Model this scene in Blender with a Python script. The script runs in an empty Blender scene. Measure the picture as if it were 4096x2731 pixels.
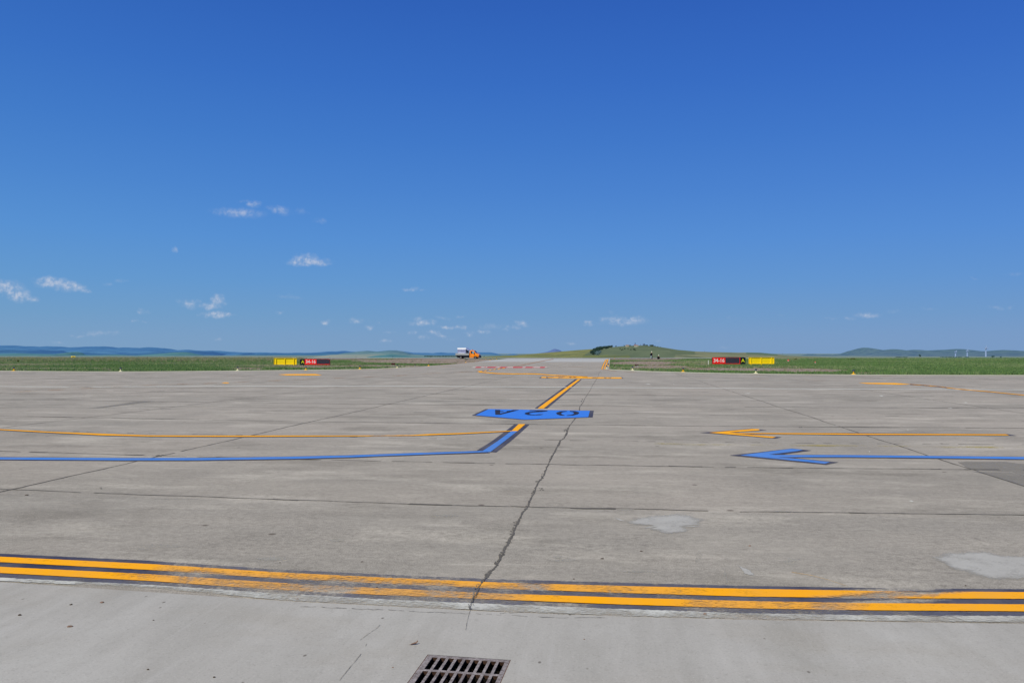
import bpy, bmesh, math, random
import numpy as np
from mathutils import Vector, Matrix, noise as mnoise
random.seed(7); RNG = np.random.default_rng(11)
SC = bpy.context.scene
COL = SC.collection
F, HZ, CX, CY, H = 3124.0, 1412.0, 2048.0, 1365.5, 1.65
TILT = math.atan((HZ-CY)/F); CT, ST = math.cos(TILT), math.sin(TILT)
YAW = math.radians(7.36)                       # heading of the taxiway
UX, UY = math.sin(YAW), math.cos(YAW)          # along the taxiway
VX, VY = math.cos(YAW), -math.sin(YAW)         # across it

# ------------------------------------------------------------------ terrain
TP = [(-500,0),(90,0),(200,.12),(236,.12),(300,-.4),(500,-2.6),(1100,-8),(2000,-14),(3000,-17),(6000,-22),(12000,-30),(60000,-45)]
TXs = np.array([p[0] for p in TP], float); TZs = np.array([p[1] for p in TP], float)
def T(y): return float(np.interp(y, TXs, TZs))
def G(px, py, lift=0.0):
    """ground point seen at a spot of the survey photograph"""
    dx, dy = px-CX, py-CY
    yy = F*CT+dy*ST; zz = F*ST-dy*CT
    z = 0.0
    for _ in range(12):
        s = (z-H)/zz
        z = T(yy*s)
    return Vector((dx*s, yy*s, z+lift))
def P(px, py, D):
    dx, dy = px-CX, py-CY
    s = D/(F*CT+dy*ST)
    return Vector((dx*s, D, H+(F*ST-dy*CT)*s))
def UV(u, v, lift=0.0):
    """grid point on the apron, u along the taxiway and v across (slightly bowed like the surveyed joints)"""
    X, Y = UX*u+VX*v, UY*u+VY*v
    if Y < 2: return Vector((X, Y, lift))
    # to image, apply measured bow, back to the plane
    zc = -(H)*CT - Y*ST*1.0; f_ = Y*CT-H*ST
    yc = -H*CT - Y*ST
    dx, dy = F*X/f_, -F*yc/f_
    r2 = min(dx*dx+dy*dy, 2400.0**2)
    k = 1-0.6e-8*r2
    return G(CX+dx*k, CY+dy*k, lift)

# ------------------------------------------------------------------ helpers
def lin(r, g, b, k=1.0):
    f = lambda c: (c/255/12.92 if c/255 <= .04045 else ((c/255+.055)/1.055)**2.4)
    return (f(r)*k, f(g)*k, f(b)*k, 1.0)
def tag(o, label=None, cat=None, group=None, kind=None):
    if label: o['label'] = label
    if cat: o['category'] = cat
    if group: o['group'] = group
    if kind: o['kind'] = kind
    return o
def link(name, me, mats=(), parent=None):
    o = bpy.data.objects.new(name, me); COL.objects.link(o)
    for m in (mats if isinstance(mats, (list, tuple)) else [mats]):
        if m: me.materials.append(m)
    if parent: o.parent = parent
    return o
def empty(name, loc, rz=0.0, **kw):
    o = bpy.data.objects.new(name, None); COL.objects.link(o)
    o.location = loc; o.rotation_euler = (0, 0, rz); o.empty_display_size = .2
    return tag(o, **kw)
def copy_tree(o, parent=None):
    c = o.copy(); COL.objects.link(c)
    if parent: c.parent = parent
    for ch in [x for x in bpy.data.objects if x.parent == o]:
        copy_tree(ch, c)
    return c
class MB:
    """collects shapes into one mesh"""
    def __init__(s): s.v = []; s.f = []; s.m = []
    def add(s, vs, fs, mi=0):
        n = len(s.v); s.v += [tuple(v) for v in vs]
        s.f += [tuple(i+n for i in f) for f in fs]; s.m += [mi]*len(fs)
        return s
    def box(s, a, b, mi=0, bev=0.0):
        x0, y0, z0 = a; x1, y1, z1 = b
        if bev > 0:
            bm = bmesh.new(); bmesh.ops.create_cube(bm, size=1)
            for v in bm.verts: v.co = Vector(((x0+x1)/2+v.co.x*(x1-x0), (y0+y1)/2+v.co.y*(y1-y0), (z0+z1)/2+v.co.z*(z1-z0)))
            bmesh.ops.bevel(bm, geom=bm.edges[:], offset=bev, segments=2, affect='EDGES', profile=.6)
            bm.verts.index_update()
            s.add([v.co.copy() for v in bm.verts], [[v.index for v in f.verts] for f in bm.faces], mi); bm.free(); return s
        vs = [(x0,y0,z0),(x1,y0,z0),(x1,y1,z0),(x0,y1,z0),(x0,y0,z1),(x1,y0,z1),(x1,y1,z1),(x0,y1,z1)]
        return s.add(vs, [(0,3,2,1),(4,5,6,7),(0,1,5,4),(1,2,6,5),(2,3,7,6),(3,0,4,7)], mi)
    def tube(s, p0, p1, r0, r1=None, n=10, mi=0, cap=True):
        r1 = r0 if r1 is None else r1
        p0, p1 = Vector(p0), Vector(p1); d = (p1-p0).normalized()
        a = d.orthogonal().normalized(); b = d.cross(a)
        vs = []
        for p, r in ((p0, r0), (p1, r1)):
            for i in range(n):
                t = 2*math.pi*i/n; vs.append(p+(a*math.cos(t)+b*math.sin(t))*r)
        fs = [(i, (i+1) % n, n+(i+1) % n, n+i) for i in range(n)]
        if cap: fs += [tuple(reversed(range(n))), tuple(range(n, 2*n))]
        return s.add(vs, fs, mi)
    def lathe(s, prof, c=(0,0,0), n=16, mi=0, axis='z'):
        vs = []; fs = []
        for r, h in prof:
            for i in range(n):
                t = 2*math.pi*i/n
                if axis == 'z': vs.append((c[0]+r*math.cos(t), c[1]+r*math.sin(t), c[2]+h))
                else: vs.append((c[0]+r*math.cos(t), c[1]+h, c[2]+r*math.sin(t)))
        for k in range(len(prof)-1):
            for i in range(n):
                j = (i+1) % n; fs.append((k*n+i, k*n+j, (k+1)*n+j, (k+1)*n+i))
        fs.append(tuple(range((len(prof)-1)*n, len(prof)*n))); fs.append(tuple(reversed(range(n))))
        return s.add(vs, fs, mi)
    def prism(s, poly, y0, y1, mi=0):
        """side profile (x,z) extruded across y"""
        n = len(poly)
        vs = [(x, y0, z) for x, z in poly]+[(x, y1, z) for x, z in poly]
        fs = [tuple(range(n)), tuple(reversed(range(n, 2*n)))]+[(i, n+i, n+(i+1) % n, (i+1) % n) for i in range(n)]
        return s.add(vs, fs, mi)
    def build(s, name, mats=(), parent=None, smooth=False):
        me = bpy.data.meshes.new(name); me.from_pydata(s.v, [], s.f)
        o = link(name, me, mats, parent)
        if any(s.m): me.polygons.foreach_set('material_index', s.m)
        bm = bmesh.new(); bm.from_mesh(me); bmesh.ops.recalc_face_normals(bm, faces=bm.faces[:]); bm.to_mesh(me); bm.free()
        if smooth:
            for p in me.polygons: p.use_smooth = True
        me.update(); return o
def fattr(me, name, vals):
    a = me.attributes.new(name, 'FLOAT', 'POINT'); a.data.foreach_set('value', np.asarray(vals, np.float32))
def cattr(me, name, vals):
    a = me.attributes.new(name, 'FLOAT_COLOR', 'POINT'); a.data.foreach_set('color', np.asarray(vals, np.float32).ravel())

# ------------------------------------------------------------------ node helpers
class NT:
    def __init__(s, nt): s.nt = nt; s.n = nt.nodes; s.l = nt.links
    def new(s, t, **kw):
        n = s.n.new(t)
        for k, v in kw.items(): setattr(n, k, v)
        return n
    def put(s, sock, v):
        if hasattr(v, 'is_output'): s.l.new(v, sock)
        elif v is not None: sock.default_value = v
    def math(s, op, a, b=None, c=None, clamp=False):
        n = s.new('ShaderNodeMath', operation=op, use_clamp=clamp)
        s.put(n.inputs[0], a); s.put(n.inputs[1], b)
        if c is not None: s.put(n.inputs[2], c)
        return n.outputs[0]
    def vmath(s, op, a, b=None):
        n = s.new('ShaderNodeVectorMath', operation=op); s.put(n.inputs[0], a)
        if b is not None: s.put(n.inputs[1], b)
        return n.outputs['Value'] if op in ('LENGTH', 'DOT_PRODUCT', 'DISTANCE') else n.outputs[0]
    def mix(s, f, a, b, blend='MIX'):
        n = s.new('ShaderNodeMix', data_type='RGBA', blend_type=blend)
        s.put(n.inputs[0], f); s.put(n.inputs[6], a); s.put(n.inputs[7], b); return n.outputs[2]
    def noise(s, vec, scale, detail=4, rough=.55, col=False):
        n = s.new('ShaderNodeTexNoise'); s.put(n.inputs['Vector'], vec)
        n.inputs['Scale'].default_value = scale; n.inputs['Detail'].default_value = detail; n.inputs['Roughness'].default_value = rough
        return n.outputs['Color' if col else 'Fac']
    def map(s, v, a, b, c=0.0, d=1.0, smooth=False):
        n = s.new('ShaderNodeMapRange', clamp=True)
        if smooth: n.interpolation_type = 'SMOOTHSTEP'
        s.put(n.inputs[0], v)
        for i, x in enumerate((a, b, c, d)): s.put(n.inputs[i+1], x)
        return n.outputs[0]
    def mapping(s, vec, scale=(1,1,1), rz=0.0, loc=(0,0,0)):
        n = s.new('ShaderNodeMapping'); s.put(n.inputs[0], vec)
        n.inputs['Scale'].default_value = scale; n.inputs['Rotation'].default_value = (0, 0, rz); n.inputs['Location'].default_value = loc
        return n.outputs[0]
    def attr(s, name, col=False):
        n = s.new('ShaderNodeAttribute', attribute_name=name); return n.outputs['Color' if col else 'Fac']
    def world_pos(s): return s.new('ShaderNodeNewGeometry').outputs['Position']
def material(name):
    m = bpy.data.materials.new(name); m.use_nodes = True
    t = NT(m.node_tree); t.n.clear()
    out = t.new('ShaderNodeOutputMaterial'); b = t.new('ShaderNodeBsdfPrincipled'); t.l.new(b.outputs[0], out.inputs[0])
    b.inputs['Specular IOR Level'].default_value = .15
    b.inputs['Roughness'].default_value = .9
    return m, t, b, out
def plain(name, col, rough=.6, spec=.3, metal=0.0, var=.12, scale=3.0, trans=0.0):
    m, t, b, out = material(name)
    if col[2] < col[0]*1.5: col = (col[0], col[1]*.99, col[2]*.88, 1)
    n = t.noise(t.world_pos(), scale, 4)
    t.put(b.inputs['Base Color'], t.mix(t.map(n, .3, .7), tuple(c*(1-var) for c in col[:3])+(1,), tuple(min(1, c*(1+var)) for c in col[:3])+(1,)))
    b.inputs['Roughness'].default_value = rough; b.inputs['Specular IOR Level'].default_value = spec; b.inputs['Metallic'].default_value = metal
    if trans: b.inputs['Transmission Weight'].default_value = trans
    return m

GRID = 'grid'
def gridvec(t, scale=(1,1,1)):
    # x = across, y = along the taxiway
    return t.mapping(t.mapping(t.world_pos(), (1,1,1), YAW), scale)

def concrete(name, near):
    m, t, b, out = material(name)
    g = gridvec(t)
    big = t.noise(g, .16, 3, .5)
    med = t.noise(gridvec(t, (.55, 1.1, 1)), 1.1, 5, .6)
    med2 = t.noise(gridvec(t, (1.5, .6, 1)), .5, 4, .6)
    streak = t.noise(gridvec(t, (7.0, .35, 1)), 1.0, 4, .6)
    fine = t.noise(g, 55, 3, .7)
    fine2 = t.noise(g, 17, 4, .75)
    if near:
        a, c2 = lin(164,162,158), lin(182,180,177)
        f = t.math('ADD', t.math('MULTIPLY', streak, .28), t.math('MULTIPLY', t.noise(gridvec(t, (1.4, .45, 1)), 1.6, 6, .65), .72))
        col = t.mix(t.map(f, .33, .66), a, c2)
        col = t.mix(t.map(med, .48, .75, 0, .5), col, lin(160,154,144))
        col = t.mix(t.map(t.noise(gridvec(t, (.8, .5, 1)), 1.0, 6, .7), .5, .75, 0, .6), col, lin(194,194,192))
        col = t.mix(t.map(t.noise(gridvec(t, (3.2, .5, 1)), 1.2, 5, .7), .58, .75, 0, .35), col, lin(196,195,196))
        sp = t.map(fine2, .56, .72, 0, .28)
        col = t.mix(sp, col, lin(128,125,121))
        col = t.mix(t.map(t.noise(g, 70, 3, .8), .55, .72, 0, .5), col, lin(112,109,105))
        col = t.mix(t.map(t.noise(g, 48, 3, .8), .56, .72, 0, .4), col, lin(206,204,200))
        v2 = t.new('ShaderNodeTexVoronoi'); t.put(v2.inputs['Vector'], gridvec(t, (1, .6, 1))); v2.inputs['Scale'].default_value = 5.0
        col = t.mix(t.map(v2.outputs['Distance'], .06, .03, 0, .75), col, lin(92,86,80))
        lines = t.noise(gridvec(t, (26, .5, 1)), 1.0, 5, .6)
        col = t.mix(t.map(lines, .60, .8, 0, .22), col, lin(198,197,196))
        col = t.mix(t.map(lines, .38, .26, 0, .25), col, lin(142,140,136))
    else:
        # slab identity
        sep = t.new('ShaderNodeSeparateXYZ'); t.l.new(g, sep.inputs[0])
        iu = t.math('FLOOR', t.math('DIVIDE', t.math('SUBTRACT', sep.outputs[1], 8.34-3.225*20), 3.225))
        iv = t.math('FLOOR', t.math('DIVIDE', t.math('SUBTRACT', sep.outputs[0], -1.056-6.12*20), 6.12))
        cmb = t.new('ShaderNodeCombineXYZ'); t.put(cmb.inputs[0], iu); t.put(cmb.inputs[1], iv)
        wn = t.new('ShaderNodeTexWhiteNoise', noise_dimensions='2D'); t.l.new(cmb.outputs[0], wn.inputs['Vector'])
        wn1 = t.new('ShaderNodeTexWhiteNoise', noise_dimensions='1D'); t.put(wn1.inputs['W'], iu)
        col = t.mix(t.map(big, .35, .65), lin(147,143,138), lin(161,155,150))
        col = t.mix(t.map(wn1.outputs['Value'], 0, 1, 0, .38), col, lin(142,141,139))
        col = t.mix(t.map(wn.outputs['Value'], 0, 1, 0, .22), col, lin(170,160,153))
        col = t.mix(t.map(med, .46, .78, 0, .5), col, lin(172,166,160))
        col = t.mix(t.map(med2, .52, .8, 0, .45), col, lin(126,123,119))
        # horizontal bands of wear across the sweep of traffic
        band = t.noise(gridvec(t, (.12, 1.6, 1)), 1.0, 5, .65)
        col = t.mix(t.map(band, .52, .8, 0, .42), col, lin(128,125,123))
        col = t.mix(t.map(band, .48, .22, 0, .38), col, lin(176,170,165))
        pl_ = t.noise(gridvec(t, (.5, 1.3, 1)), .75, 6, .68)
        col = t.mix(t.map(pl_, .52, .68, 0, .85), col, lin(186,181,175))
        dk_ = t.noise(gridvec(t, (.45, .8, 1)), .62, 6, .7)
        col = t.mix(t.map(dk_, .52, .68, 0, .8), col, lin(120,116,110))
        # scuffed light scratches
        scr = t.noise(gridvec(t, (1.3, 6.0, 1)), 2.2, 6, .72)
        col = t.mix(t.map(scr, .66, .8, 0, .5), col, lin(190,186,181))
        # exposed aggregate: strong on the slab nearest the camera
        agg = t.map(sep.outputs[1], 12, 7.2, .35, 1.0)
        patch = t.map(t.noise(g, .55, 3, .6), .3, .62, .25, 1)
        sp = t.math('MULTIPLY', t.math('MULTIPLY', t.map(fine2, .44, .7, 0, .7), agg), patch)
        col = t.mix(sp, col, lin(98,94,90))
        sp2 = t.math('MULTIPLY', t.map(t.noise(g, 34, 3, .8), .58, .72, 0, .6), agg)
        col = t.mix(sp2, col, lin(192,186,180))
        gr = t.noise(gridvec(t, (1, 2.2, 1)), 13.0, 5, .85)
        col = t.mix(t.map(gr, .52, .68, 0, .42), col, lin(112,108,103))
        col = t.mix(t.map(gr, .46, .32, 0, .36), col, lin(188,183,176))
        wisp = t.noise(gridvec(t, (.35, 2.6, 1)), 2.0, 7, .78)
        col = t.mix(t.map(wisp, .58, .70, 0, .6), col, lin(192,188,182))
        pep = t.noise(g, 75, 3, .85)
        col = t.mix(t.math('MULTIPLY', t.map(pep, .50, .66, 0, .75), t.math('MULTIPLY', agg, patch)), col, lin(88,84,80))
        col = t.mix(t.math('MULTIPLY', t.map(t.noise(g, 95, 2, .8), .54, .7, 0, .7), agg), col, lin(204,198,190))
        midn = t.noise(gridvec(t, (1, 1.6, 1)), 6.0, 5, .75)
        col = t.mix(t.map(midn, .54, .74, 0, .5), col, lin(116,112,107))
        col = t.mix(t.map(midn, .44, .28, 0, .42), col, lin(184,178,171))
        # brown spots
        vs = t.new('ShaderNodeTexVoronoi'); t.put(vs.inputs['Vector'], g); vs.inputs['Scale'].default_value = 1.1
        spot = t.map(vs.outputs['Distance'], .05, .028, 0, .8)
        col = t.mix(spot, col, lin(92,84,78))
        # pale new concrete at the far end of the taxiway
        far = t.math('MULTIPLY', t.map(sep.outputs[1], 134, 150), .75)
        nb = t.noise(gridvec(t, (.05, .25, 1)), 1.0, 3, .5)
        col = t.mix(far, col, t.mix(t.map(nb, .35, .65), lin(158,164,172), lin(190,192,196)))
    col = t.mix(1.0, col, (1.10,1.068,.875,1) if not near else (.955,.935,.80,1), 'MULTIPLY')
    t.put(b.inputs['Base Color'], col)
    bp = t.new('ShaderNodeBump'); bp.inputs['Strength'].default_value = .25 if near else .4; bp.inputs['Distance'].default_value = .004
    t.put(bp.inputs['Height'], fine2); t.l.new(bp.outputs[0], b.inputs['Normal'])
    b.inputs['Roughness'].default_value = .85
    return m

def paint(name, col, dirt=.15, gain=1.0, scale=1.0, base_wear=0.0, streaky=False, big=.38, soft=13.0, fade=0.0):
    """road paint with wear: the 'wear' attribute eats it away in flakes"""
    m, t, b, out = material(name)
    g = gridvec(t, (1.0, 1.0, 1))
    n1 = t.noise(gridvec(t, (.6, 1.6, 1)), 42*scale, 5, .75); n2 = t.noise(g, 3.0*scale, 4, .6)
    n = t.math('ADD', t.math('MULTIPLY', n1, 1-big), t.math('MULTIPLY', n2, big))
    w = t.math('ADD', t.attr('wear'), base_wear)
    thr = t.math('ADD', t.math('MULTIPLY', w, .27), .26)
    al = t.math('MULTIPLY', t.math('SUBTRACT', n, thr), soft, clamp=True)
    if col[2] < col[0]*1.5: col = (col[0], col[1]*.985, col[2]*.83, 1)
    d = t.noise(gridvec(t, (1.2, .7, 1)), 2.4*scale, 5, .65)
    c = t.mix(t.map(d, .35, .75, 0, dirt), col, lin(140,134,122))
    c = t.mix(t.map(w, .15, .8, 0, fade), c, lin(182,160,128) if col[0] > .6 and col[2] < .3 else lin(132,130,130))
    if streaky:
        s_ = t.noise(gridvec(t, (.15, 5, 1)), 4, 3, .6)
        c = t.mix(t.map(s_, .4, .65, 0, .5), c, tuple(x*1.6 if x*1.6 < .9 else .9 for x in col[:3])+(1,))
    t.put(b.inputs['Base Color'], c); t.put(b.inputs['Alpha'], al)
    b.inputs['Roughness'].default_value = .75; b.inputs['Specular IOR Level'].default_value = .08
    return m

M = {}
M['apron'] = concrete('old slab concrete', False)
M['near'] = concrete('smooth grey concrete', True)
M['yellow'] = paint('amber marking paint', lin(255,176,0), .18, big=.4, soft=6.0, fade=.6)
M['yellow_far'] = paint('amber paint far', lin(255,178,6), .15, scale=.35)
M['faded'] = paint('faded orange paint', lin(190,152,118), .55, scale=.3, soft=4, base_wear=.25)
M['fadedyellow'] = paint('faded yellow paint', lin(188,172,78), .3, scale=.6, soft=5)
M['black'] = paint('dark border paint', lin(60,63,80), .4, big=.4, soft=6, fade=.7)
M['black_far'] = paint('dark border paint far', lin(66,68,82), .35, scale=.5)
M['blue'] = paint('bright blue panel paint', lin(56,126,216), .1)
M['blueline'] = paint('blue line paint', lin(70,124,190), .3, streaky=True)
M['white'] = paint('white marking paint', lin(214,216,212), .3, scale=.8)
M['white_near'] = paint('chalky white paint', lin(204,205,203), .5, scale=1.1, big=.45, soft=5)
M['letter'] = paint('dark letter paint', lin(36,42,62), .1, scale=.5)
M['hair'] = paint('hairline crack', lin(126,121,114), .3, scale=2, big=.3, soft=5)
M['red'] = paint('red marking paint', lin(206,70,84), .2, scale=.3)
M['repair'] = paint('pale mortar', lin(178,177,176), .3, scale=1.6, big=.4, soft=4.5)
M['tar'] = paint('joint sealant', lin(96,93,89), .35, scale=1.2, big=.15, soft=8)
M['tarpatch'] = paint('dark stained concrete', lin(144,141,137), .5, scale=.25, soft=3)
M['shoulder'] = plain('shoulder concrete', lin(178,176,156), .9, .1, var=.12, scale=.8)

# ------------------------------------------------------------------ polygons and strips laid on the paving
def resamp(pts, n):
    pts = [Vector((p[0], p[1])) for p in pts]
    d = [0]
    for a, b in zip(pts, pts[1:]): d.append(d[-1]+(b-a).length)
    out = []
    for i in range(n):
        s = d[-1]*i/(n-1)
        k = min(max(np.searchsorted(d, s, side='right')-1, 0), len(pts)-2)
        t = (s-d[k])/max(1e-9, d[k+1]-d[k]); out.append(pts[k].lerp(pts[k+1], t))
    return out
def poly_mesh(mb, pts, lift, mi=0):
    vs = [G(x, y, lift) for x, y in pts]; mb.add(vs, [tuple(range(len(vs)))], mi); return mb
def flat(name, polys, lift, mat, parent=None):
    """one mesh of several polygons given in survey coordinates, vertices relative to the parent"""
    mb = MB()
    for p in polys: poly_mesh(mb, p, lift)
    o0 = parent.location if parent else Vector((0,0,0))
    mb.v = [tuple(Vector(v)-o0) for v in mb.v]
    me = bpy.data.meshes.new(name); me.from_pydata(mb.v, [], mb.f)
    o = link(name, me, mat, parent)
    bm = bmesh.new(); bm.from_mesh(me); bmesh.ops.triangulate(bm, faces=bm.faces[:])
    for f in bm.faces:
        f.normal_update()
        if f.normal.z < 0: f.normal_flip()
    bm.to_mesh(me); bm.free(); return o
def strip(name, top, bot, lift, mat, parent=None, n=60, wear=None, rag=0.0, byx=True):
    """band between two edges; wear(x_px) gives paint loss"""
    if byx:
        x0, x1 = top[0][0], top[-1][0]; b0, b1 = bot[0][0], bot[-1][0]
        A = [(x0+(x1-x0)*i/(n-1)) for i in range(n)]; B = [(b0+(b1-b0)*i/(n-1)) for i in range(n)]
        tx, ty = zip(*top); bx, by = zip(*bot)
        T_ = [(x, float(np.interp(x, tx, ty))) for x in A]; B_ = [(x, float(np.interp(x, bx, by))) for x in B]
    else:
        T_ = [tuple(p) for p in resamp(top, n)]; B_ = [tuple(p) for p in resamp(bot, n)]
    o0 = parent.location if parent else Vector((0,0,0))
    vs = []; w = []
    rows = 3
    for i in range(n):
        a = G(*T_[i], lift)-o0; b = G(*B_[i], lift)-o0
        for k in range(rows):
            f = k/(rows-1); v = a.lerp(b, f)
            if rag and k in (0, rows-1): v.y += random.uniform(-rag, rag)
            vs.append(v); w.append(wear(T_[i][0], f) if wear else 0.0)
    fs = [(i*rows+k, i*rows+k+1, (i+1)*rows+k+1, (i+1)*rows+k) for i in range(n-1) for k in range(rows-1)]
    me = bpy.data.meshes.new(name); me.from_pydata([tuple(v) for v in vs], [], fs)
    o = link(name, me, mat, parent); fattr(me, 'wear', w)
    bm = bmesh.new(); bm.from_mesh(me)
    for f in bm.faces:
        f.normal_update()
        if f.normal.z < 0: f.normal_flip()
    bm.to_mesh(me); bm.free(); return o
def line_thing(name, label, cat, at, group=None):
    g = G(*at); return empty(name, (g.x, g.y, g.z), label=label, cat=cat, group=group)

# ------------------------------------------------------------------ camera
cam = bpy.data.cameras.new('camera'); co = bpy.data.objects.new('camera', cam); COL.objects.link(co)
cam.sensor_width = 36; cam.lens = 36*F/4096; cam.clip_end = 100000; cam.clip_start = .05
co.location = (0, 0, H); co.rotation_euler = (math.pi/2+TILT, 0, 0); SC.camera = co

# ------------------------------------------------------------------ sun
SUNV = Vector((-.48, -.62, .98)).normalized()
sl = bpy.data.lights.new('sun', 'SUN'); sl.energy = 3.92; sl.angle = math.radians(.53); sl.color = (1.0, .94, .82)
so = bpy.data.objects.new('sun', sl); COL.objects.link(so)
so.rotation_euler = (-SUNV).to_track_quat('-Z', 'Y').to_euler(); so.location = (-20, -20, 40)

# ------------------------------------------------------------------ sky
CLOUDS = [(958,850,100,17,.42,-.12),(1012,816,30,13,.5,-.2),(976,803,30,6,.2,0),(1119,841,42,15,.42,-.3),(1202,847,38,12,.2,-.1),(1283,883,26,9,.28,-.4),
(699,996,16,10,.42,-.2),(1230,1036,50,18,.62,0),(1238,1048,80,14,.75,0),(1300,1053,34,7,.5,-.1),(196,1127,60,20,.75,-.05),(275,1143,72,18,.78,-.15),(339,1160,28,8,.5,-.3),
(24,1148,66,22,.66,-.2),(71,1178,56,22,.66,-.25),(131,1193,32,10,.5,-.2),(756,1214,42,15,.5,-.3),(869,1199,32,18,.75,-.2),(842,1226,40,14,.7,0),(869,1261,64,10,.62,0),(920,1262,16,9,.6,0),
(574,1243,20,9,.45,-.1),(530,1283,14,5,.3,0),(574,1285,12,4,.3,0),(417,1134,24,7,.2,0),(482,1121,28,6,.26,0),(393,1335,66,9,.3,0),(303,1340,26,6,.3,0),(452,1329,26,6,.22,0),
(1122,1252,18,6,.36,0),(1155,1186,62,7,.2,-.1),(1303,1286,19,9,.55,0),(869,1356,24,6,.22,0),(238,1371,34,5,.22,0),(1639,1155,26,6,.38,0),(1690,1160,24,4,.2,-.2),
(1425,1281,32,9,.45,-.1),(1477,1309,19,7,.45,0),(1507,1292,11,5,.3,0),(1669,1276,24,9,.36,0),(1687,1292,46,9,.62,0),(1728,1290,18,10,.62,0),(1788,1308,34,6,.58,0),(1836,1308,22,8,.62,0),
(1776,1270,34,6,.24,-.15),(1839,1265,22,5,.24,0),(1655,1331,16,7,.4,0),(1737,1332,26,8,.42,0),(1764,1341,19,7,.4,-.2),(1696,1353,24,7,.48,0),(1806,1356,30,6,.24,0),
(1880,1333,24,9,.42,-.1),(1940,1329,23,8,.58,0),(1967,1305,46,12,.28,0),(2023,1314,15,7,.46,0),(2062,1308,22,8,.38,.1),(2089,1293,30,10,.5,-.2),(2360,1289,21,9,.48,0),
(2458,1279,50,13,.56,0),(2532,1276,50,12,.56,0),(2490,1290,84,10,.42,0),(2446,1250,26,5,.2,-.15),(1540,1364,16,7,.34,0),(1560,1329,10,4,.28,0),(2294,1376,26,5,.28,0),(2627,1362,18,5,.28,0),
(3467,1257,50,9,.45,0),(3398,1271,20,7,.28,0),(3330,1273,26,4,.2,0),(3583,1244,24,9,.24,0),(3714,1235,34,5,.17,-.1),(3991,1229,28,8,.26,-.1),(4050,1231,18,8,.2,-.2),(4065,1096,36,8,.22,0),
(3895,1113,18,5,.15,-.3),(2922,1271,20,7,.15,0),(3119,1259,18,5,.15,-.2),(2898,1390,28,6,.2,0),(1105,1199,12,5,.1,0)]
w = bpy.data.worlds.new('World'); SC.world = w; w.use_nodes = True
t = NT(w.node_tree); t.n.clear()
out = t.new('ShaderNodeOutputWorld'); bg = t.new('ShaderNodeBackground'); t.l.new(bg.outputs[0], out.inputs[0])
sky = t.new('ShaderNodeTexSky', sky_type='NISHITA'); sky.sun_disc = False
sky.sun_elevation = math.asin(SUNV.z); sky.sun_rotation = math.atan2(SUNV.x, SUNV.y); sky.altitude = 100; sky.air_density = 1.0; sky.dust_density = .4; sky.ozone_density = 2.0
skyc = t.vmath('MULTIPLY', sky.outputs[0], (.085, .085, .085))
d = t.vmath('NORMALIZE', t.new('ShaderNodeTexCoord').outputs['Generated'])
sep = t.new('ShaderNodeSeparateXYZ'); t.l.new(d, sep.inputs[0])
el = t.math('ARCSINE', sep.outputs[2])
ramp = t.new('ShaderNodeValToRGB'); cr = ramp.color_ramp; cr.interpolation = 'B_SPLINE' if False else 'LINEAR'
# elevation in degrees / 30
SKYPTS = [(0,(116,155,198)),(1.2,(112,153,199)),(2.6,(103,151,201)),(5,(91,147,208)),(8,(80,140,212)),(11.5,(69,129,208)),(15,(59,119,203)),(19,(50,108,197)),(24,(42,96,187)),(30,(35,84,172))]
t.put(ramp.inputs[0], t.math('DIVIDE', el, math.radians(30), clamp=True))
while len(cr.elements) < len(SKYPTS): cr.elements.new(.5)
for e, (a, c) in zip(cr.elements, SKYPTS): e.position = a/30; e.color = lin(*c)
# below the horizon
down = t.math('LESS_THAN', el, -.002)
# brighter towards the sun's side, deeper away from it
az = t.math('ARCTAN2', sep.outputs[0], sep.outputs[1])
azf = t.map(az, -.6, .6, 1.06, .94)
grad = t.vmath('MULTIPLY', ramp.outputs[0], None)
cmb = t.new('ShaderNodeCombineXYZ')
t.put(cmb.inputs[0], azf); t.put(cmb.inputs[1], azf); cmb.inputs[2].default_value = 1.0
t.l.new(cmb.outputs[0], grad.node.inputs[1])
skymix = t.mix(.08, grad, skyc)
# clouds, placed by direction
py_ = t.math('MAXIMUM', sep.outputs[1], .05)
gx = t.math('MULTIPLY', t.math('DIVIDE', sep.outputs[0], py_), F); gz = t.math('MULTIPLY', t.math('DIVIDE', sep.outputs[2], py_), F)
pc = t.new('ShaderNodeCombineXYZ'); t.put(pc.inputs[0], gx); t.put(pc.inputs[1], gz)
warp = t.vmath('MULTIPLY', t.vmath('SUBTRACT', t.noise(pc.outputs[0], .02, 4, .55, True), (.5,.5,.5)), (95, 34, 0))
warp2 = t.vmath('MULTIPLY', t.vmath('SUBTRACT', t.noise(pc.outputs[0], .09, 3, .55, True), (.5,.5,.5)), (13, 6, 0))
pw = t.vmath('ADD', t.vmath('ADD', pc.outputs[0], warp), warp2)
acc = None; hi = None
for (cx, cy, hw, hh, op, sl_) in CLOUDS:
    dlt = t.vmath('SUBTRACT', pw, (cx-CX, HZ-cy, 0))
    if sl_:
        n = t.new('ShaderNodeVectorRotate', rotation_type='Z_AXIS'); t.put(n.inputs['Vector'], dlt); n.inputs['Angle'].default_value = -sl_*.6; dlt = n.outputs[0]
    r = t.vmath('LENGTH', t.vmath('MULTIPLY', dlt, (1/(hw*1.4), 1/(hh*1.65), 0)))
    v = t.math('MULTIPLY', t.math('SUBTRACT', 1.0, r, clamp=True), op)
    acc = v if acc is None else t.math('MAXIMUM', acc, v)
dens = t.noise(pc.outputs[0], .045, 3, .55)
al = t.math('MULTIPLY', t.map(acc, .0, .6, 0, .66, True), t.map(dens, .3, .62, .45, 1.0))
front = t.math('GREATER_THAN', sep.outputs[1], .1)
al = t.math('MULTIPLY', al, front)
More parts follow.
